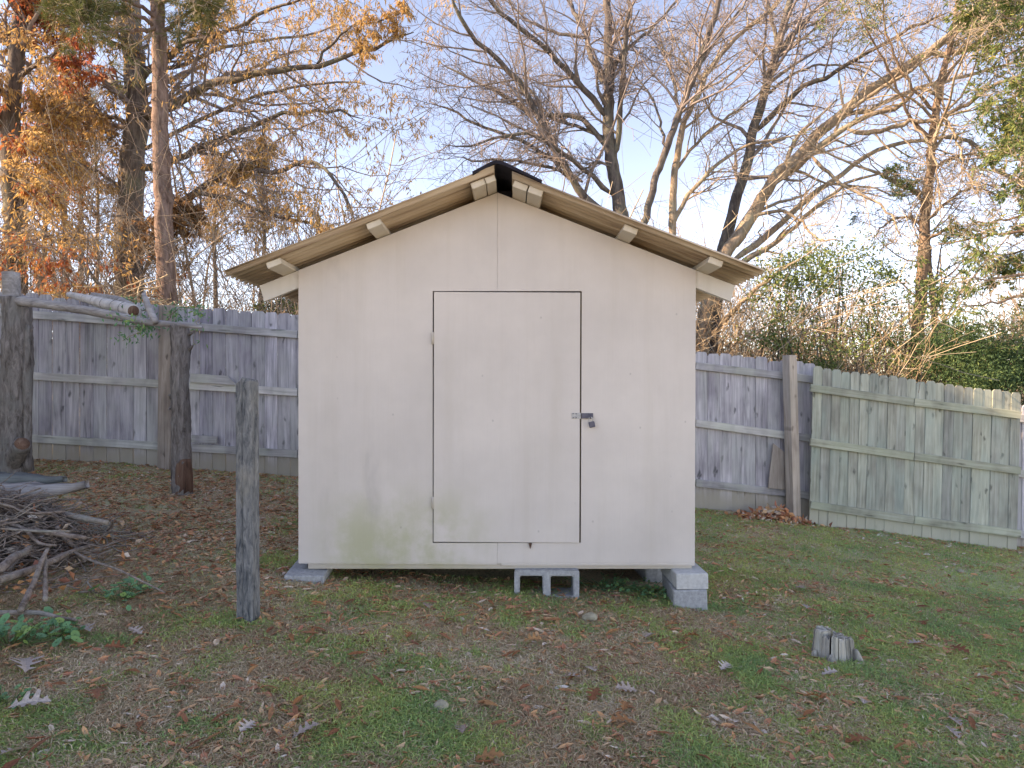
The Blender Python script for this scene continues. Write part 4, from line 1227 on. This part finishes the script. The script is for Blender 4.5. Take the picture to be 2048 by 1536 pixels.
# ------------------------------------------------------------------ scrub, brush and distant woods: masses nobody could count
def stems_mass(name, label, n, xr, yr, hr, mat, arch=.5, kids1=5, kids2=3, r0=.008, zfun=None, dens=None):
    x = rng.uniform(*xr, n); y = rng.uniform(*yr, n)
    if dens is not None:
        k = dens(x, y); x, y = x[k], y[k]; n = len(x)
    b = np.stack([x, y, gh(x, y) - .05], 1)
    h = rng.uniform(*hr, n)
    if zfun is not None: h = h * zfun(x, y)
    d = norm(np.stack([rng.normal(0, .25, n), rng.normal(0, .25, n), np.ones(n)], 1))
    lean = norm(rng.normal(0, 1, (n, 3)) * np.array((1, 1, .05)))
    m = 8
    P = np.empty((n, m, 3)); P[:, 0] = b
    for s in range(1, m):
        d = norm(d + lean * arch * .12 + rng.normal(0, .09, (n, 3)) + np.array((0, 0, -arch * .10)) * (s > 4))
        P[:, s] = P[:, s - 1] + d * (h / (m - 1))[:, None]
    Rr = r0 * rng.uniform(.5, 1.6, n)[:, None] * np.linspace(1, .35, m)[None]
    a, ar = kids(P, Rr, kids1, .25, 1, .2, .55, .4, 1.0, .02, .2, 5, .5, .004)
    parts = [tubes(P, Rr, 3), tubes(a, ar, 3)]
    rn = [np.repeat(rng.random(len(P)), m * 3), np.repeat(rng.random(len(a)), 15)]
    if kids2:
        c, cr = kids(a, ar, kids2, .2, 1, .25, .6, .4, 1.0, .0, .2, 3, .6, .0032)
        parts.append(tubes(c, cr, 3)); rn.append(np.repeat(rng.random(len(c)), 9))
    V, F = join(parts)
    return tag(link(name, mesh_np(name, V, F, mat, True, {'rnd': np.concatenate(rn)})), label, kind='stuff')

stems_mass('scrub', 'tangle of tan bare scrub and vines beyond the right fence', 900, (1.4, 8.8), (9.4, 13.8), (2.0, 4.1), M['scrub'], 1.0, 5, 3, .010, zfun=lambda x, y: np.clip(1.08 - (x - 2) * .04, .6, 1.2))
stems_mass('undergrowth', 'bare brown thicket standing further back beyond the right fence', 300, (2.5, 17), (14.5, 21), (3.0, 5.2), M['far'], .5, 6, 3, .02)
stems_mass('brushwood', 'thin brown brush and dead vines beyond the left fence', 360, (-11.5, -2.4), (9.2, 16.5), (2.4, 5.0), M['far'], .7, 6, 4, .010)
stems_mass('distant_woods', 'hazy mass of far bare trees behind the yard', 250, (-38, 38), (20, 44), (6.0, 11.0), M['far'], .25, 8, 4, .05, zfun=lambda x, y: np.where(x < 0, .95, .82))

# ------------------------------------------------------------------ lawn
SHED = (-1.33, 1.14, 4.25, 6.7)
def scatter(n, yr, pw=1.0):
    """points on the ground inside the view wedge (with a margin), more of them near"""
    y = yr[0] + (yr[1] - yr[0]) * rng.random(n) ** pw
    x = rng.uniform(-1, 1, n) * (y * .80 + .5)
    k = ~((x > SHED[0]) & (x < SHED[1]) & (y > SHED[2] + .25))
    k &= (y < 7.9 + np.clip(x * .03 + .02, -.2, .15))
    return x[k], y[k]

def greenness(x, y):
    g = vnoise(x, y, .55, 41) * .45 + vnoise(x, y, .16, 42) * .50 + vnoise(x, y, 1.8, 43) * .20
    g = g + .05 + np.clip((x - .3) * .06, -.15, .17) + np.clip((y - 4.5) * np.sign(x) * .02, -.1, .06)
    return g

def blades(name, label, x, y, h, w, lean, mat, rnd, rise=1.0):
    n = len(x)
    b = np.stack([x, y, gh(x, y) - .004], 1)
    az = rng.uniform(0, 2 * np.pi, n)
    dirh = np.stack([np.cos(az), np.sin(az), np.zeros(n)], 1)
    side = np.stack([-np.sin(az), np.cos(az), np.zeros(n)], 1)
    ra = rng.uniform(0, np.pi, n)[:, None]
    side = norm(side * np.cos(ra) + dirh * np.sin(ra) * .6 + 1e-6)
    up = np.array((0, 0, 1.0))
    mid = b + dirh * (h * lean * .35)[:, None] + up * (h * rise * .58 * (1 - .45 * np.minimum(lean, 1)) + .003)[:, None]
    tip = b + dirh * (h * lean)[:, None] + up * (h * rise * np.maximum(1 - .85 * lean, .06) + .001)[:, None]
    w = w[:, None] * .5
    # two triangles: a kinked slip of leaf
    V = np.stack([b, mid + side * w, tip, mid - side * w], 1).reshape(-1, 3)
    i = (np.arange(n) * 4)[:, None]
    F = np.concatenate([i + np.array([[0, 1, 3]]), i + np.array([[1, 2, 3]])])
    return tag(link(name, mesh_np(name, V, F, mat, False, {'rnd': np.repeat(rnd, 4)})), label, kind='stuff')

def build_lawn():
    # living grass in tufts
    xs, ys = [], []
    for n, yr in ((240000, (2.0, 3.4)), (170000, (3.4, 5.2)), (120000, (5.2, 8.1))):
        x, y = scatter(n, yr)
        g = greenness(x, y)
        k = rng.random(len(x)) < np.clip((g - .46) * 3.2, .06, 1)
        xs.append(x[k]); ys.append(y[k])
    x = np.concatenate(xs); y = np.concatenate(ys)
    n = len(x)
    far = np.clip((y - 2.5) / 5, 0, 1)
    tall = vnoise(x, y, .22, 61)
    h = rng.uniform(.02, .06, n) * (.7 + 1.0 * tall)
    w = rng.uniform(.0024, .0046, n) * (1 + 1.2 * far)
    r = np.clip(.55 * vnoise(x, y, .30, 62) + .45 * rng.random(n) + rng.normal(0, .06, n), 0, 1)
    blades('grass', 'patchy short green grass of the yard', x, y, h, w, rng.uniform(.4, 1.1, n), M['grass'], r, .7)
    # dead grass, mostly lying
    xs, ys = [], []
    for m, yr in ((170000, (2.0, 3.4)), (110000, (3.4, 5.2)), (60000, (5.2, 8.1))):
        x, y = scatter(m, yr)
        g = greenness(x, y)
        k = rng.random(len(x)) < np.clip(1.0 - (g - .42) * 2.0, .10, 1) * np.where((x < -.8) & (y > 4.0), .55, 1)
        xs.append(x[k]); ys.append(y[k])
    x = np.concatenate(xs); y = np.concatenate(ys); n = len(x)
    far = np.clip((y - 2.5) / 5, 0, 1)
    h = rng.uniform(.025, .085, n)
    w = rng.uniform(.0022, .0046, n) * (1 + 1.2 * far)
    r = np.clip(.4 * vnoise(x, y, .35, 72) + .6 * rng.random(n), 0, 1)
    blades('dead_grass', 'straw coloured dead grass matted between the green tufts', x, y, h, w, rng.uniform(.6, 1.1, n), M['straw'], r, .6)
    # leaf litter: curled slips of leaf
    xs, ys = [], []
    for m, yr in ((21000, (2.0, 3.6)), (24000, (3.6, 5.4)), (27000, (5.4, 8.1))):
        x, y = scatter(m, yr)
        wgt = .26 + .46 * (vnoise(x, y, .5, 81) > .52) * vnoise(x, y, .2, 82)
        left = np.clip((-x - .9) * .9, 0, 1) * np.clip((y - 3.9) * .9, 0, 1)
        wgt = wgt + left * .75 * (vnoise(x, y, .5, 83) > .22)
        edge = np.exp(-((7.85 - y) / .35) ** 2)
        wgt = np.clip(wgt + edge * .5 - np.clip((x - 1.6) * .06, 0, .12) * (y > 3.6) * (edge < .3), .04, 1)
        k = rng.random(len(x)) < wgt
        xs.append(x[k]); ys.append(y[k])
    x = np.concatenate(xs); y = np.concatenate(ys); n = len(x)
    C = np.stack([x, y, gh(x, y) + rng.uniform(.001, .012, n)], 1)
    az = rng.uniform(0, 2 * np.pi, n)
    D = norm(np.stack([np.cos(az), np.sin(az), rng.normal(0, .22, n)], 1))
    L = rng.uniform(.025, .075, n); Wd = L * rng.uniform(.16, .42, n)
    side = norm(np.cross(D, np.array((0, 0, 1.0))) + rng.normal(0, .25, (n, 3)))
    nr = np.cross(side, D); nr *= np.sign(nr[:, 2:3])
    q = lambda t, s, u: C + D * (L * t)[:, None] + side * (Wd * s)[:, None] + nr * (Wd * u)[:, None]
    cu = rng.uniform(-.15, .35, n)
    V = np.stack([q(-.5, 0, cu), q(-.2, .42, .22), q(.2, .42, .22), q(.5, 0, cu), q(.2, -.42, .22), q(-.2, -.42, .22), q(-.2, 0, 0), q(.2, 0, 0)], 1).reshape(-1, 3)
    i = (np.arange(n) * 8)[:, None]
    F = [i + np.array([[0, 6, 1]]), i + np.array([[0, 5, 6]]), i + np.array([[7, 3, 2]]), i + np.array([[7, 4, 3]]), i + np.array([[6, 7, 2, 1]]), i + np.array([[5, 4, 7, 6]])]
    r = np.clip(rng.random(n) * .8 + .25 * vnoise(x, y, .7, 84) - .03, 0, 1)
    tag(link('leaf_litter', mesh_np('leaf_litter', V, F, M['litter'], False, {'rnd': np.repeat(r, 8)})), 'red brown leaf litter strewn over the yard', kind='stuff')
build_lawn()

# single fallen leaves that can be picked out
def leaf_outline(kind, rr):
    if kind == 'oak':
        half = [(0, .0), (.03, .02), (.10, .06), (.16, .20), (.22, .07), (.30, .09), (.37, .30), (.45, .34), (.44, .12), (.52, .10), (.62, .33), (.70, .30), (.68, .10), (.77, .08), (.86, .20), (.90, .12), (1.0, 0)]
    else:
        half = [(0, 0), (.12, .05), (.3, .10), (.5, .125), (.7, .10), (.88, .05), (1.0, 0)]
    return [(t + rr.uniform(-.012, .012) * (0 < t < 1), s * rr.uniform(.85, 1.15)) for t, s in half]

def leaf_me(kind, size, mat, seed, curl=.25):
    rr = random.Random(seed)
    a = leaf_outline(kind, rr); b = leaf_outline(kind, rr)
    bend = rr.uniform(.04, .16); cup = rr.uniform(.1, .45); tw = rr.uniform(-.4, .4)
    def pt(t, s):
        z = bend * 4 * t * (1 - t) * rr.choice((1,)) * .6 + cup * abs(s) + tw * s * (t - .5)
        return ((t - .5) * size, s * size, max(z, 0) * size)
    V, F = [], []
    n = len(a)
    for i in range(n):
        V.append(pt(a[i][0], 0)); V.append(pt(*a[i])); V.append(pt(b[i][0], -b[i][1]))
    for i in range(n - 1):
        m, l, r_ = i * 3, i * 3 + 1, i * 3 + 2
        F.append((m, m + 3, l + 3, l)); F.append((m, r_, r_ + 3, m + 3))
    me = bpy.data.meshes.new('leaf'); me.from_pydata(V, [], F); me.update(); me.materials.append(mat)
    return me

def leaf_single_mat(name, stops):
    m, nt, b = newmat(name)
    g = NT(nt)
    oi = g.n('ObjectInfo')
    col = g.ramp(oi.outputs['Random'], stops)
    v = g.coords((1, 1, 1))
    n = g.noise(v, 60, 4, .6)
    col = g.mix(col, (.5, .45, .42), g.math('MULTIPLY', g.ramp(n, [(.4, (0, 0, 0)), (.7, (1, 1, 1))]), .6), 'MULTIPLY')
    g.l(col, b.inputs['Base Color'])
    b.inputs['Roughness'].default_value = .65
    return m
M['leaf_rust'] = leaf_single_mat('rust_leaf', [(0, (.22, .075, .04)), (.35, (.36, .13, .05)), (.7, (.44, .21, .09)), (1, (.30, .11, .06))])
M['leaf_pale'] = leaf_single_mat('pale_leaf', [(0, (.40, .30, .26)), (.5, (.50, .42, .38)), (1, (.36, .24, .20))])

def ground_px(px, py):
    Y = 3.0
    for _ in range(30):
        x = (px - 1024) * Y / FPX
        Y = Y * .5 + .5 * (CZ - float(gh(x, Y))) * FPX / (py - 768)
    return (px - 1024) * Y / FPX, Y

def build_leaves():
    lance = [leaf_me('lance', s, M['leaf_rust'], i) for i, s in enumerate((.075, .085, .095, .07, .1, .08))]
    oak = [leaf_me('oak', s, M['leaf_pale'] if i % 2 else M['leaf_rust'], 20 + i) for i, s in enumerate((.09, .10, .11, .085))]
    for me in lance + oak: pass
    rr = random.Random(12)
    for i in range(210):
        Y = 2.05 + 2.6 * rr.random() ** .8
        X = rr.uniform(-.78, .78) * Y
        if SHED[0] - .05 < X < SHED[1] + .05 and Y > 4.05: continue
        o = link('fallen_leaf', rr.choice(lance), None, (X, Y, float(gh(X, Y)) + .022), (rr.uniform(-.35, .35), rr.uniform(-.3, .3), rr.uniform(0, 6.28)))
        tag(o, 'narrow rusty willow shaped leaf fallen on the near lawn', 'leaf', 'narrow fallen leaves on the lawn')
    for i in range(46):
        Y = 2.05 + 2.8 * rr.random() ** .8
        X = rr.uniform(-.78, .78) * Y
        if SHED[0] - .1 < X < SHED[1] + .1 and Y > 4.0: continue
        o = link('fallen_oak_leaf', rr.choice(oak), None, (X, Y, float(gh(X, Y)) + .024), (rr.uniform(-.3, .3), rr.uniform(-.25, .25), rr.uniform(0, 6.28)))
        tag(o, 'lobed oak leaf lying on the near lawn', 'leaf', 'lobed oak leaves on the lawn')
    big = [(50, 1345, .17, 'largest pale lobed oak leaf, in the lower left corner', 'p', 2.2), (60, 1425, .13, 'greyish curled oak leaf in the bottom left corner below the largest one', 'p', .4), (165, 1270, .13, 'pale lobed oak leaf beside the leafy weeds', 'p', 2.6),
           (1690, 1310, .12, 'pale oak leaf lying against the tree stump', 'p', .2), (1450, 1345, .10, 'pinkish pale leaf in the lawn left of the tree stump', 'p', .9), (1065, 1292, .10, 'broad brown leaf on the lawn below the hollow block', 'r', .3), (545, 1198, .11, 'russet lobed leaf at the foot of the blackened post', 'r', 1.2),
           (1880, 1230, .10, 'russet lobed leaf on the lawn right of the tree stump', 'r', .7)]
    for i, (px, py, s, lab, c, rz) in enumerate(big):
        X, Y = ground_px(px, py)
        o = link('fallen_oak_leaf', leaf_me('oak', s, M['leaf_pale'] if c == 'p' else M['leaf_rust'], 60 + i), None, (X, Y, float(gh(X, Y)) + .028), (R(14), 0, rz))
        tag(o, lab, 'leaf')
build_leaves()

# leaf heap in the corner by the leaning post
def build_heap():
    n = 420
    c = np.array((3.02, 7.82))
    p = rng.normal(0, 1, (n, 2)) * np.array((.22, .09)) + c
    z = gh(p[:, 0], p[:, 1]) + .16 * np.exp(-(((p - c) / np.array((.26, .11))) ** 2).sum(1)) * rng.random(n) + .01
    C = np.stack([p[:, 0], p[:, 1], z], 1)
    D = norm(rng.normal(0, 1, (n, 3)) * np.array((1, 1, .6)))
    v, F, r = leaves(C, D, rng.uniform(.05, .1, n), rng.uniform(.03, .06, n), rng.random(n))
    tag(link('leaf_pile', mesh_np('leaf_pile', v, F, M['litter'], False, {'rnd': r})), 'small heap of dry leaves blown against the leaning post', kind='stuff')
build_heap()

# ------------------------------------------------------------------ weeds and vine
def weed(px, py, n, spread, size, label, group=None, lift=.09, name='leafy_weed', X=None, Y=None):
    if X is None: X, Y = ground_px(px, py)
    zb = float(gh(X, Y))
    t = thing(name, label, 'plant', (X, Y, zb), group)
    C = np.stack([rng.normal(0, spread, n), rng.normal(0, spread * .7, n), rng.uniform(.015, lift, n)], 1)
    k = 8
    ang = np.arange(k) * 2 * np.pi / k
    az = rng.uniform(0, 2 * np.pi, n)
    s = rng.uniform(.6, 1.2, n) * size
    nr = norm(np.stack([rng.normal(0, .35, n), rng.normal(-.25, .35, n), np.ones(n)], 1))
    u = norm(np.cross(nr, np.stack([np.cos(az), np.sin(az), np.zeros(n)], 1))); w = np.cross(nr, u)
    rad = 1 + .18 * np.cos(ang * 2)
    ring = C[:, None] + s[:, None, None] * .5 * rad[None, :, None] * (np.cos(ang)[None, :, None] * u[:, None] + np.sin(ang)[None, :, None] * w[:, None] * .8)
    V = np.concatenate([C[:, None] - nr[:, None] * (s * .12)[:, None, None], ring], 1).reshape(-1, 3)
    i = (np.arange(n) * (k + 1))[:, None]
    F = np.concatenate([i + np.array([[0, 1 + j, 1 + (j + 1) % k]]) for j in range(k)])
    link('foliage', mesh_np('foliage', V, F, M['weed'], False, {'rnd': np.repeat(rng.random(n), k + 1)}), t)
    P = np.stack([np.stack([C[:, 0] * .3, C[:, 1] * .3, np.zeros(n)], 1), C * np.array((.8, .8, .6)), C], 1)
    V, F = tubes(P, np.full((n, 3), .0016), 3)
    link('stems', mesh_np('stems', V, F, M['grassy_stem'], False), t)
M['grassy_stem'] = flat_mat('green_stem', (.12, .20, .08), .6)
weed(20, 1290, 60, .09, .042, 'bright green leafy weed at the lower left edge')
weed(110, 1275, 40, .065, .046, 'round leaved green weed in front of the brush pile')
weed(15, 1408, 26, .045, .03, 'small green weed at the left edge near the bottom corner')
weed(240, 1200, 46, .075, .036, 'low green plant at the right foot of the brush pile')
weed(285, 1185, 24, .05, .032, 'small green plant among the sticks toward the blackened post')
weed(0, 0, 130, .13, .022, 'patch of clover under the shed between the hollow block and the pier', lift=.05, X=.62, Y=4.42, name='clover_patch')
weed(0, 0, 90, .12, .022, 'clover growing beside the corner pier under the shed', lift=.05, X=.85, Y=4.36, name='clover_patch')

def vine(label, pts, n, size):
    P = resample(pts, 22, .012)
    loc = P[0]
    t = thing('vine', label, 'vine', loc)
    V, F = tubes((P - loc)[None], np.linspace(.006, .003, 22)[None], 5)
    link('stem', mesh_np('stem', V, F, M['twig_tan'], True), t)
    i = rng.integers(3, 22, n)
    C = P[i] + rng.normal(0, .045, (n, 3))
    D = norm(rng.normal(0, .6, (n, 3)) + np.array((0, -.2, -.7)))
    v, F, r = leaves(C - loc, D, rng.uniform(.6, 1.2, n) * size, rng.uniform(.6, 1.1, n) * size * .38, rng.random(n))
    link('foliage', mesh_np('foliage', v, F, M['weed'], False, {'rnd': r}), t)
vine('green vine hanging below the split rail in front of the fence', [W(320, 660, 7.1), W(300, 650, 6.7), W(285, 655, 6.3), W(265, 640, 6.2), W(245, 632, 6.15), W(235, 628, 6.2)], 110, .06)
vine('leafy vine with yellowing leaves dangling beside the fence post', [W(290, 620, 6.6), W(275, 640, 6.4), W(285, 655, 6.2), W(262, 672, 6.2), W(245, 682, 6.2)], 90, .055)
vine('green vine sprays on the fence top beside the slim dead trunk', [W(335, 640, 7.4), W(350, 618, 6.6), W(365, 622, 6.4), W(385, 615, 6.6), W(400, 622, 7.0)], 110, .06)
vine('short vine hanging from the fence top right of the slim dead trunk', [W(400, 612, 7.5), W(396, 640, 7.1), W(392, 668, 7.0), W(390, 690, 7.0)], 40, .05)
vine('dark vine leaves behind the pale log', [W(230, 610, 7.45), W(250, 602, 7.2), W(275, 600, 7.0), W(300, 612, 7.0)], 90, .06)

# ------------------------------------------------------------------ brush pile
def build_pile():
    cx, cy = -3.06, 3.92
    rr = random.Random(9)
    # fine tangle that fills it: uncountable
    n = 1300
    p = rng.normal(0, 1, (n, 2)) * np.array((.25, .34)) + np.array((cx, cy))
    hh = .40 * np.exp(-(((p - np.array((cx - .15, cy + .1))) / np.array((.68, .52))) ** 2).sum(1))
    C = np.stack([p[:, 0], p[:, 1], gh(p[:, 0], p[:, 1]) + hh * rng.random(n) + .015], 1)
    az = rng.normal(.15, 1.1, n)
    D = norm(np.stack([np.cos(az), np.sin(az), rng.normal(0, .3, n)], 1))
    L = rng.uniform(.12, .5, n)
    m = 5
    P = np.stack([C + D * (L * (t - .5))[:, None] + rng.normal(0, .016, (n, 3)) for t in np.linspace(0, 1, m)], 1)
    P[..., 2] = np.maximum(P[..., 2], gh(P[..., 0], P[..., 1]) + .008)
    V, F = tubes(P, rng.uniform(.0025, .006, n)[:, None] * np.linspace(1, .6, m)[None], 4)
    tag(link('brush_twigs', mesh_np('brush_twigs', V, F, M['stick'], True)), 'tangle of thin twigs filling the brush pile', kind='stuff')
    # sticks that can be told apart
    named = [((0, 1160), (190, 1090), 3.25, 4.1, .019, 'thick stick slanting up to the right across the front of the brush pile'),
             ((85, 1245), (95, 1215), 3.1, 3.3, 0, None),
             ((40, 1222), (95, 1098), 3.1, 3.5, .015, 'stick standing steeply at the front of the brush pile'),
             ((90, 1200), (90, 1110), 3.2, 3.5, .012, 'short upright stick beside the steep one in the brush pile'),
             ((95, 1022), (215, 1045), 4.3, 4.0, .022, 'grey branch jutting out to the right from the top of the brush pile'),
             ((0, 1140), (60, 1095), 3.35, 3.7, .022, 'thick grey branch end at the left edge of the brush pile'),
             ((0, 1225), (160, 1240), 3.15, 3.05, .012, 'long thin stick lying flat along the front of the brush pile'),
             ((150, 1105), (330, 1185), 3.75, 3.4, .007, 'long thin stick reaching from the pile toward the blackened post'),
             ((40, 1060), (170, 1075), 3.9, 3.75, .017, 'lichen blotched stick across the middle of the brush pile')]
    for a, b, Ya, Yb, r, lab in named:
        if not lab: continue
        A, Bp = W(*a, Ya), W(*b, Yb)
        for q in (A, Bp): q[2] = max(q[2], float(gh(q[0], q[1])) + r)
        mid = (A + Bp) / 2 + rng.normal(0, .008, 3)
        me = trunk_me('stick', [A, (A + mid) / 2 + rng.normal(0, .005, 3), mid, (Bp + mid) / 2 + rng.normal(0, .005, 3), Bp], [r, r * .95, r * .9, r * .8, r * .6], M['stick'], 8, 18, .05, .12, rr.randint(1, 90))
        tag(link('stick', me), lab, 'stick')
    for i in range(120):
        x = rr.gauss(cx, .25); y = rr.gauss(cy, .34)
        h = .42 * math.exp(-(((x - cx + .15) / .70) ** 2 + ((y - cy - .1) / .52) ** 2))
        z = float(gh(x, y)) + h * (.35 + .65 * rr.random()) + .02
        az = rr.gauss(.2, 1.0); el = rr.gauss(-.05, .28)
        L = rr.uniform(.2, .62); r = rr.choice((.0035, .004, .005, .006, .007, .009, .012))
        d = np.array((math.cos(az) * math.cos(el), math.sin(az) * math.cos(el), math.sin(el)))
        c = np.array((x, y, z))
        P = [c + d * L * (t - .5) + rng.normal(0, .02, 3) for t in (0, .25, .5, .75, 1)]
        for q in P: q[2] = max(q[2], float(gh(q[0], q[1])) + r)
        me = trunk_me('stick', P, [r, r, r * .9, r * .8, r * .5], M['stick'], 6, 10, .05, .1, i)
        tag(link('stick', me), 'grey brown stick in the brush pile', 'stick', 'sticks in the brush pile')
    # dry leaves caught in it
    n = 500
    p = rng.normal(0, 1, (n, 2)) * np.array((.34, .36)) + np.array((cx, cy))
    hh = .38 * np.exp(-(((p - np.array((cx - .15, cy + .1))) / np.array((.68, .52))) ** 2).sum(1))
    C = np.stack([p[:, 0], p[:, 1], gh(p[:, 0], p[:, 1]) + hh * rng.random(n) + .02], 1)
    v, F, r_ = leaves(C, norm(rng.normal(0, 1, (n, 3)) * np.array((1, 1, .5))), rng.uniform(.03, .08, n), rng.uniform(.015, .04, n), rng.random(n))
    tag(link('trapped_leaves', mesh_np('trapped_leaves', v, F, M['litter'], False, {'rnd': r_})), 'dry leaves caught among the sticks of the brush pile', kind='stuff')
    # weathered planks on top
    def slab(name, label, pts, w, th, mat, seed):
        P = resample(pts, 16)
        T = norm(np.gradient(P, axis=0)); up = np.array((0, 0, 1.)); S = norm(np.cross(T, up)); U = np.cross(S, T)
        q = random.Random(seed)
        V = []
        for i in range(16):
            e = 1 - (.8 * max(0, (i - 9) / 6) ** 1.3)
            for s, u in ((-1, -1), (1, -1), (1, 1), (-1, 1)):
                V.append(P[i] + S[i] * s * w / 2 * e * (1 + q.uniform(-.06, .06)) + U[i] * u * th / 2 * (.4 + .6 * e) * (1 + q.uniform(-.2, .2)))
        i = (np.arange(15) * 4)[:, None]; j = np.arange(4)[None]
        F = [np.stack([i + j, i + (j + 1) % 4, i + 4 + (j + 1) % 4, i + 4 + j], -1).reshape(-1, 4), np.array([[0, 1, 2, 3], [63, 62, 61, 60]])]
        tag(link(name, mesh_np(name, np.array(V), F, mat, False)), label, 'board')
    slab('weathered_board', 'greenish grey weathered board lying on top of the brush pile', [W(-160, 952, 4.75), W(0, 958, 4.75), W(90, 962, 4.72), W(130, 958, 4.7)], .20, .07, M['oldgreen'], 1)
    slab('weathered_board', 'splintered pale slab with a ragged end on top of the brush pile', [W(-160, 985, 4.55), W(0, 982, 4.55), W(80, 981, 4.5), W(130, 977, 4.48), W(174, 968, 4.45)], .18, .085, M['silver'], 2)
    slab('weathered_board', 'short greenish board end under the splintered slab', [W(-160, 1002, 4.35), W(-40, 1001, 4.35), W(36, 1000, 4.35)], .12, .05, M['oldgreen'], 3)
    # logs that carry them
    for a, b, r, lab in (((-60, 1035), (95, 1022), .075, 'dark log under the boards of the brush pile'), ((-60, 1010), (60, 1015), .06, 'short dark log wedged below the splintered slab')):
        A, Bp = W(*a, 4.55), W(*b, 4.6)
        tag(link('log', trunk_me('log', [A, (A + Bp) / 2, Bp], [r, r, r * .9], M['bark_oak'], 12, 16, .04, .1, 3)), lab, 'log')
M['oldgreen'] = wood_mat('greenish_old_board', (.13, .155, .14), (.24, .27, .25), (.36, .38, .35), horizontal=True, knots=False)
build_pile()

# brush lying behind the left fence
def build_back_brush():
    n = 500
    p0 = np.stack([rng.uniform(-6.2, -4.1, n), rng.uniform(9.2, 10.4, n), np.zeros(n)], 1)
    top = np.interp(p0[:, 0], [-6.2, -5.2, -4.1], [2.35, 2.75, 2.25])
    p0[:, 2] = 1.0 + (top - 1.0) * rng.random(n) ** .5
    D = norm(rng.normal(0, 1, (n, 3)) * np.array((1, .6, .35)))
    L = rng.uniform(.3, 1.0, n)
    P = np.stack([p0 + D * (L * (t - .5))[:, None] + rng.normal(0, .025, (n, 3)) for t in np.linspace(0, 1, 6)], 1)
    V, F = tubes(P, rng.uniform(.004, .014, n)[:, None] * np.linspace(1, .5, 6)[None], 4)
    tag(link('brush_heap', mesh_np('brush_heap', V, F, M['scrub'], True, {'rnd': np.repeat(rng.random(n), 24)})), 'heap of dead brush behind the left fence', kind='stuff')
build_back_brush()
